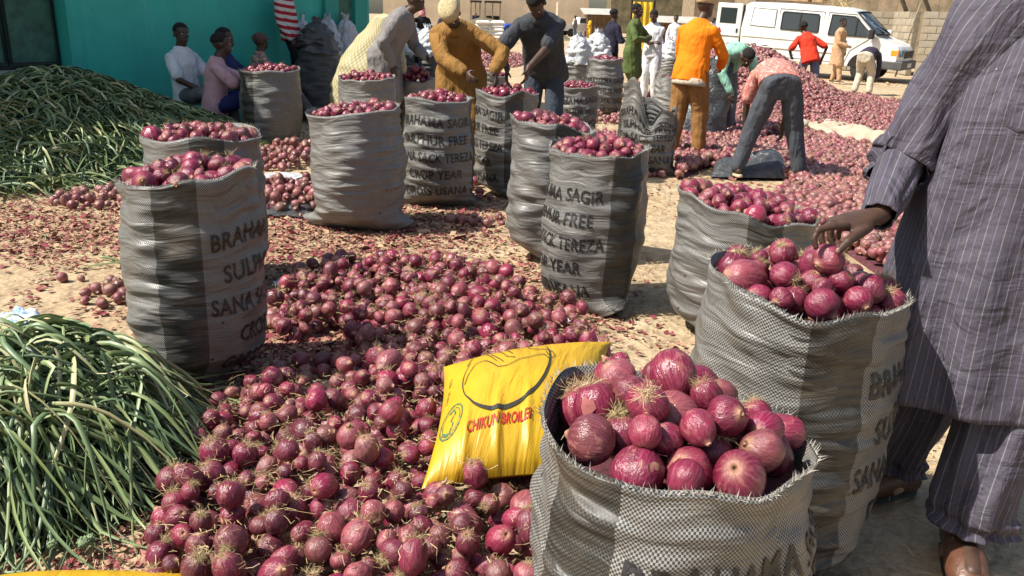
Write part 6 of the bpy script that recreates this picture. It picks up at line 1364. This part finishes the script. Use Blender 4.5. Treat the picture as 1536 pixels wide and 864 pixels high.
for s in (-1, 1): c = Geo(); c.ball(HEAD+np.array([s*.031, -.082, .006]), (.013, .008, .008), None, 8, 6); e_ = c.build('eye', M_eye, man, smooth=True); c = Geo(); c.ball(HEAD+np.array([s*.031, -.089, .006]), (.006, .003, .006), None, 8, 5); c.build('pupil', M_pupil, e_, smooth=True)
# tunic: shoulders to below the knee, wide at the hem
hemf = lambda u, v: .016*np.sin(2*math.pi*(9*u+.25*np.sin(v*5)))*np.clip(1-v*2.6, 0, 1)+.010*np.sin(2*math.pi*(5*u-1.6*v))*np.clip(1-abs(v-.55)*2.2, 0, 1)+.007*np.sin(2*math.pi*(3*u+3.1*v))*np.clip(1-abs(v-.7)*3, 0, 1)
tun = uv_loft('tunic', [(CX-.035, CY-.04, .455), (CX-.02, CY-.02, .75), (CX+.01, CY, 1.02), (CX+.03, CY, 1.24), NECK-np.array([0, 0, .20]), NECK-np.array([0, 0, .10]), NECK-np.array([0, 0, .045]), NECK+np.array([0, 0, .0])], [.325, .305, .285, .275, .265, .215, .13, .085], [.235, .215, .20, .19, .165, .125, .09, .08], (1, 0, 0), man, 12, lambda v: .012*(1-v*.6), 150, 130, per=1.75, fold=hemf)
up_ = [SHR+np.array([.07, 0, -.01]), SHR+np.array([-.005, 0, -.03]), SHR*.6+ELB*.4, SHR*.25+ELB*.75, ELB+norm(ELB-SHR)*.03, ELB+norm(WR-ELB)*.07]
uv_loft('sleeve', up_, [.11, .115, .105, .092, .086, .074], [.12, .125, .11, .095, .088, .076], (0, 1, 0), man, 31, lambda v: .009+.004*v, 70, 60, per=.62, fold=lambda u, v: .007*np.sin(2*math.pi*(2*u+3*v)))
uv_loft('cuff', [ELB+norm(WR-ELB)*.01, ELB*.6+WR*.4, ELB*.2+WR*.8, WR+norm(WR-ELB)*.005], [.066, .060, .053, .049], [.066, .060, .050, .046], (0, 1, 0), man, 33, lambda v: .004, 60, 30, per=.36)
uv_loft('sleeve', [SHL-np.array([.06, 0, .01]), SHL+np.array([.01, 0, -.03]), SHL*.5+ELL*.5, ELL, ELL*.4+WL*.6, ELL*.05+WL*.95], [.11, .115, .10, .085, .07, .06], [.12, .12, .10, .085, .07, .06], (0, 1, 0), man, 35, lambda v: .009, 60, 50, per=.62)
# placket, pocket and buttons on the chest
def chest(px, py, off=.0):
    """point on the front of the tunic as seen at px,py"""
    r = ray(px, py); best = None
    for t in np.linspace(1.6, 2.6, 500):
        p = EYE+r*t; z = p[2]; v = z; cx_ = np.interp(z, [.43, 1.02, 1.24, NECK[2]-.2, NECK[2]-.1], [CX-.01, CX+.01, CX+.03, NECK[0], NECK[0]]); cy_ = np.interp(z, [.43, 1.02, NECK[2]], [CY-.04, CY, NECK[1]]); rx = np.interp(z, [.43, .75, 1.02, 1.24, NECK[2]-.2, NECK[2]-.1], [.325, .305, .285, .275, .265, .215]); ry = np.interp(z, [.43, .75, 1.02, 1.24, NECK[2]-.2, NECK[2]-.1], [.235, .215, .20, .19, .165, .125])
        if ((p[0]-cx_)/rx)**2+((p[1]-cy_)/ry)**2 < 1.0: best = p; break
    return None if best is None else best-norm(r)*off
for (px, py) in ((1530, 42), (1497, 106)):
    p = chest(px, py, .016)
    if p is not None: c = Geo(); c.ball(p, (.009, .005, .009), None, 12, 6); c.build('button', M_button, tun, smooth=True)
P = [chest(px, py, .011) for px, py in ((1478, 158), (1500, 172), (1525, 184), (1552, 190), (1556, 205), (1525, 198), (1500, 186), (1480, 170))]
if all(p is not None for p in P): obj('pocket_flap', np.array(P), [(0, 1, 6, 7), (1, 2, 5, 6), (2, 3, 4, 5)], M_pin, tun, uv=np.array([[.1*i, .02] for i in range(8)])).modifiers.new('t', 'SOLIDIFY').thickness = .002
# trousers
for (hip, ft, kn, tw, sd) in ((PEL+np.array([-.10, .02, -.1]), FR, (0, -1, .1), .95, 51), (PEL+np.array([.09, -.02, -.1]), FL, (-.2, -1, .1), 1.22, 55)):
    k, a = two_bone(PEL+np.array([math.copysign(.09, hip[0]-PEL[0]), 0, 0]), ft, .46, .46, kn)
    uv_loft('trouser_leg', [hip, hip*.4+k*.6, k, k*.5+a*.5, a+np.array([0, 0, .07]), a+np.array([0, 0, .0])], np.array([.11, .10, .085, .082, .084, .082])*tw, np.array([.12, .105, .09, .086, .088, .088])*tw, (1, 0, 0), man, sd, lambda v: .007+.008*v, 72, 70, per=.62, fold=lambda u, v: .010*np.sin(2*math.pi*(2*u+.3*np.sin(7*v)))*np.clip(v*2-1, 0, 1)+.009*np.sin(2*math.pi*(7*v+u))*np.clip(v*4-3, 0, 1))
for (ft, to) in ((FR, np.array([-.93, -.30, 0])), (FL, np.array([-.35, -1, 0]))):
    to = norm(to); sdv = np.array([to[1], -to[0], 0]); b = np.array([ft[0], ft[1], 0.0]); c = Geo()
    c.loft([b-to*.085+np.array([0, 0, .045]), b-to*.07+np.array([0, 0, .055]), b+to*.02+np.array([0, 0, .06]), b+to*.10+np.array([0, 0, .05]), b+to*.17+np.array([0, 0, .038]), b+to*.20+np.array([0, 0, .03])], [.024, .050, .053, .057, .050, .022], [.028, .052, .060, .052, .038, .018], side=sdv, n=20); sh_ = c.build('shoe', M_shoe, man, smooth=True)
    c = Geo(); c.loft([b-to*.088+np.array([0, 0, .012]), b-to*.06+np.array([0, 0, .012]), b+to*.08+np.array([0, 0, .011]), b+to*.17+np.array([0, 0, .011]), b+to*.208+np.array([0, 0, .013])], [.022, .047, .054, .047, .018], [.011]*5, side=sdv, n=18); c.build('sole', M_sole, sh_, smooth=True)
    c = Geo(); c.loft([b+to*.02+sdv*.052+np.array([0, 0, .035]), b+to*.04+sdv*.03+np.array([0, 0, .098]), b+to*.045+np.array([0, 0, .108]), b+to*.04-sdv*.03+np.array([0, 0, .098]), b+to*.02-sdv*.052+np.array([0, 0, .035])], [.022]*5, [.007]*5, side=to, n=10); c.build('strap', M_shoe2, sh_, smooth=True)
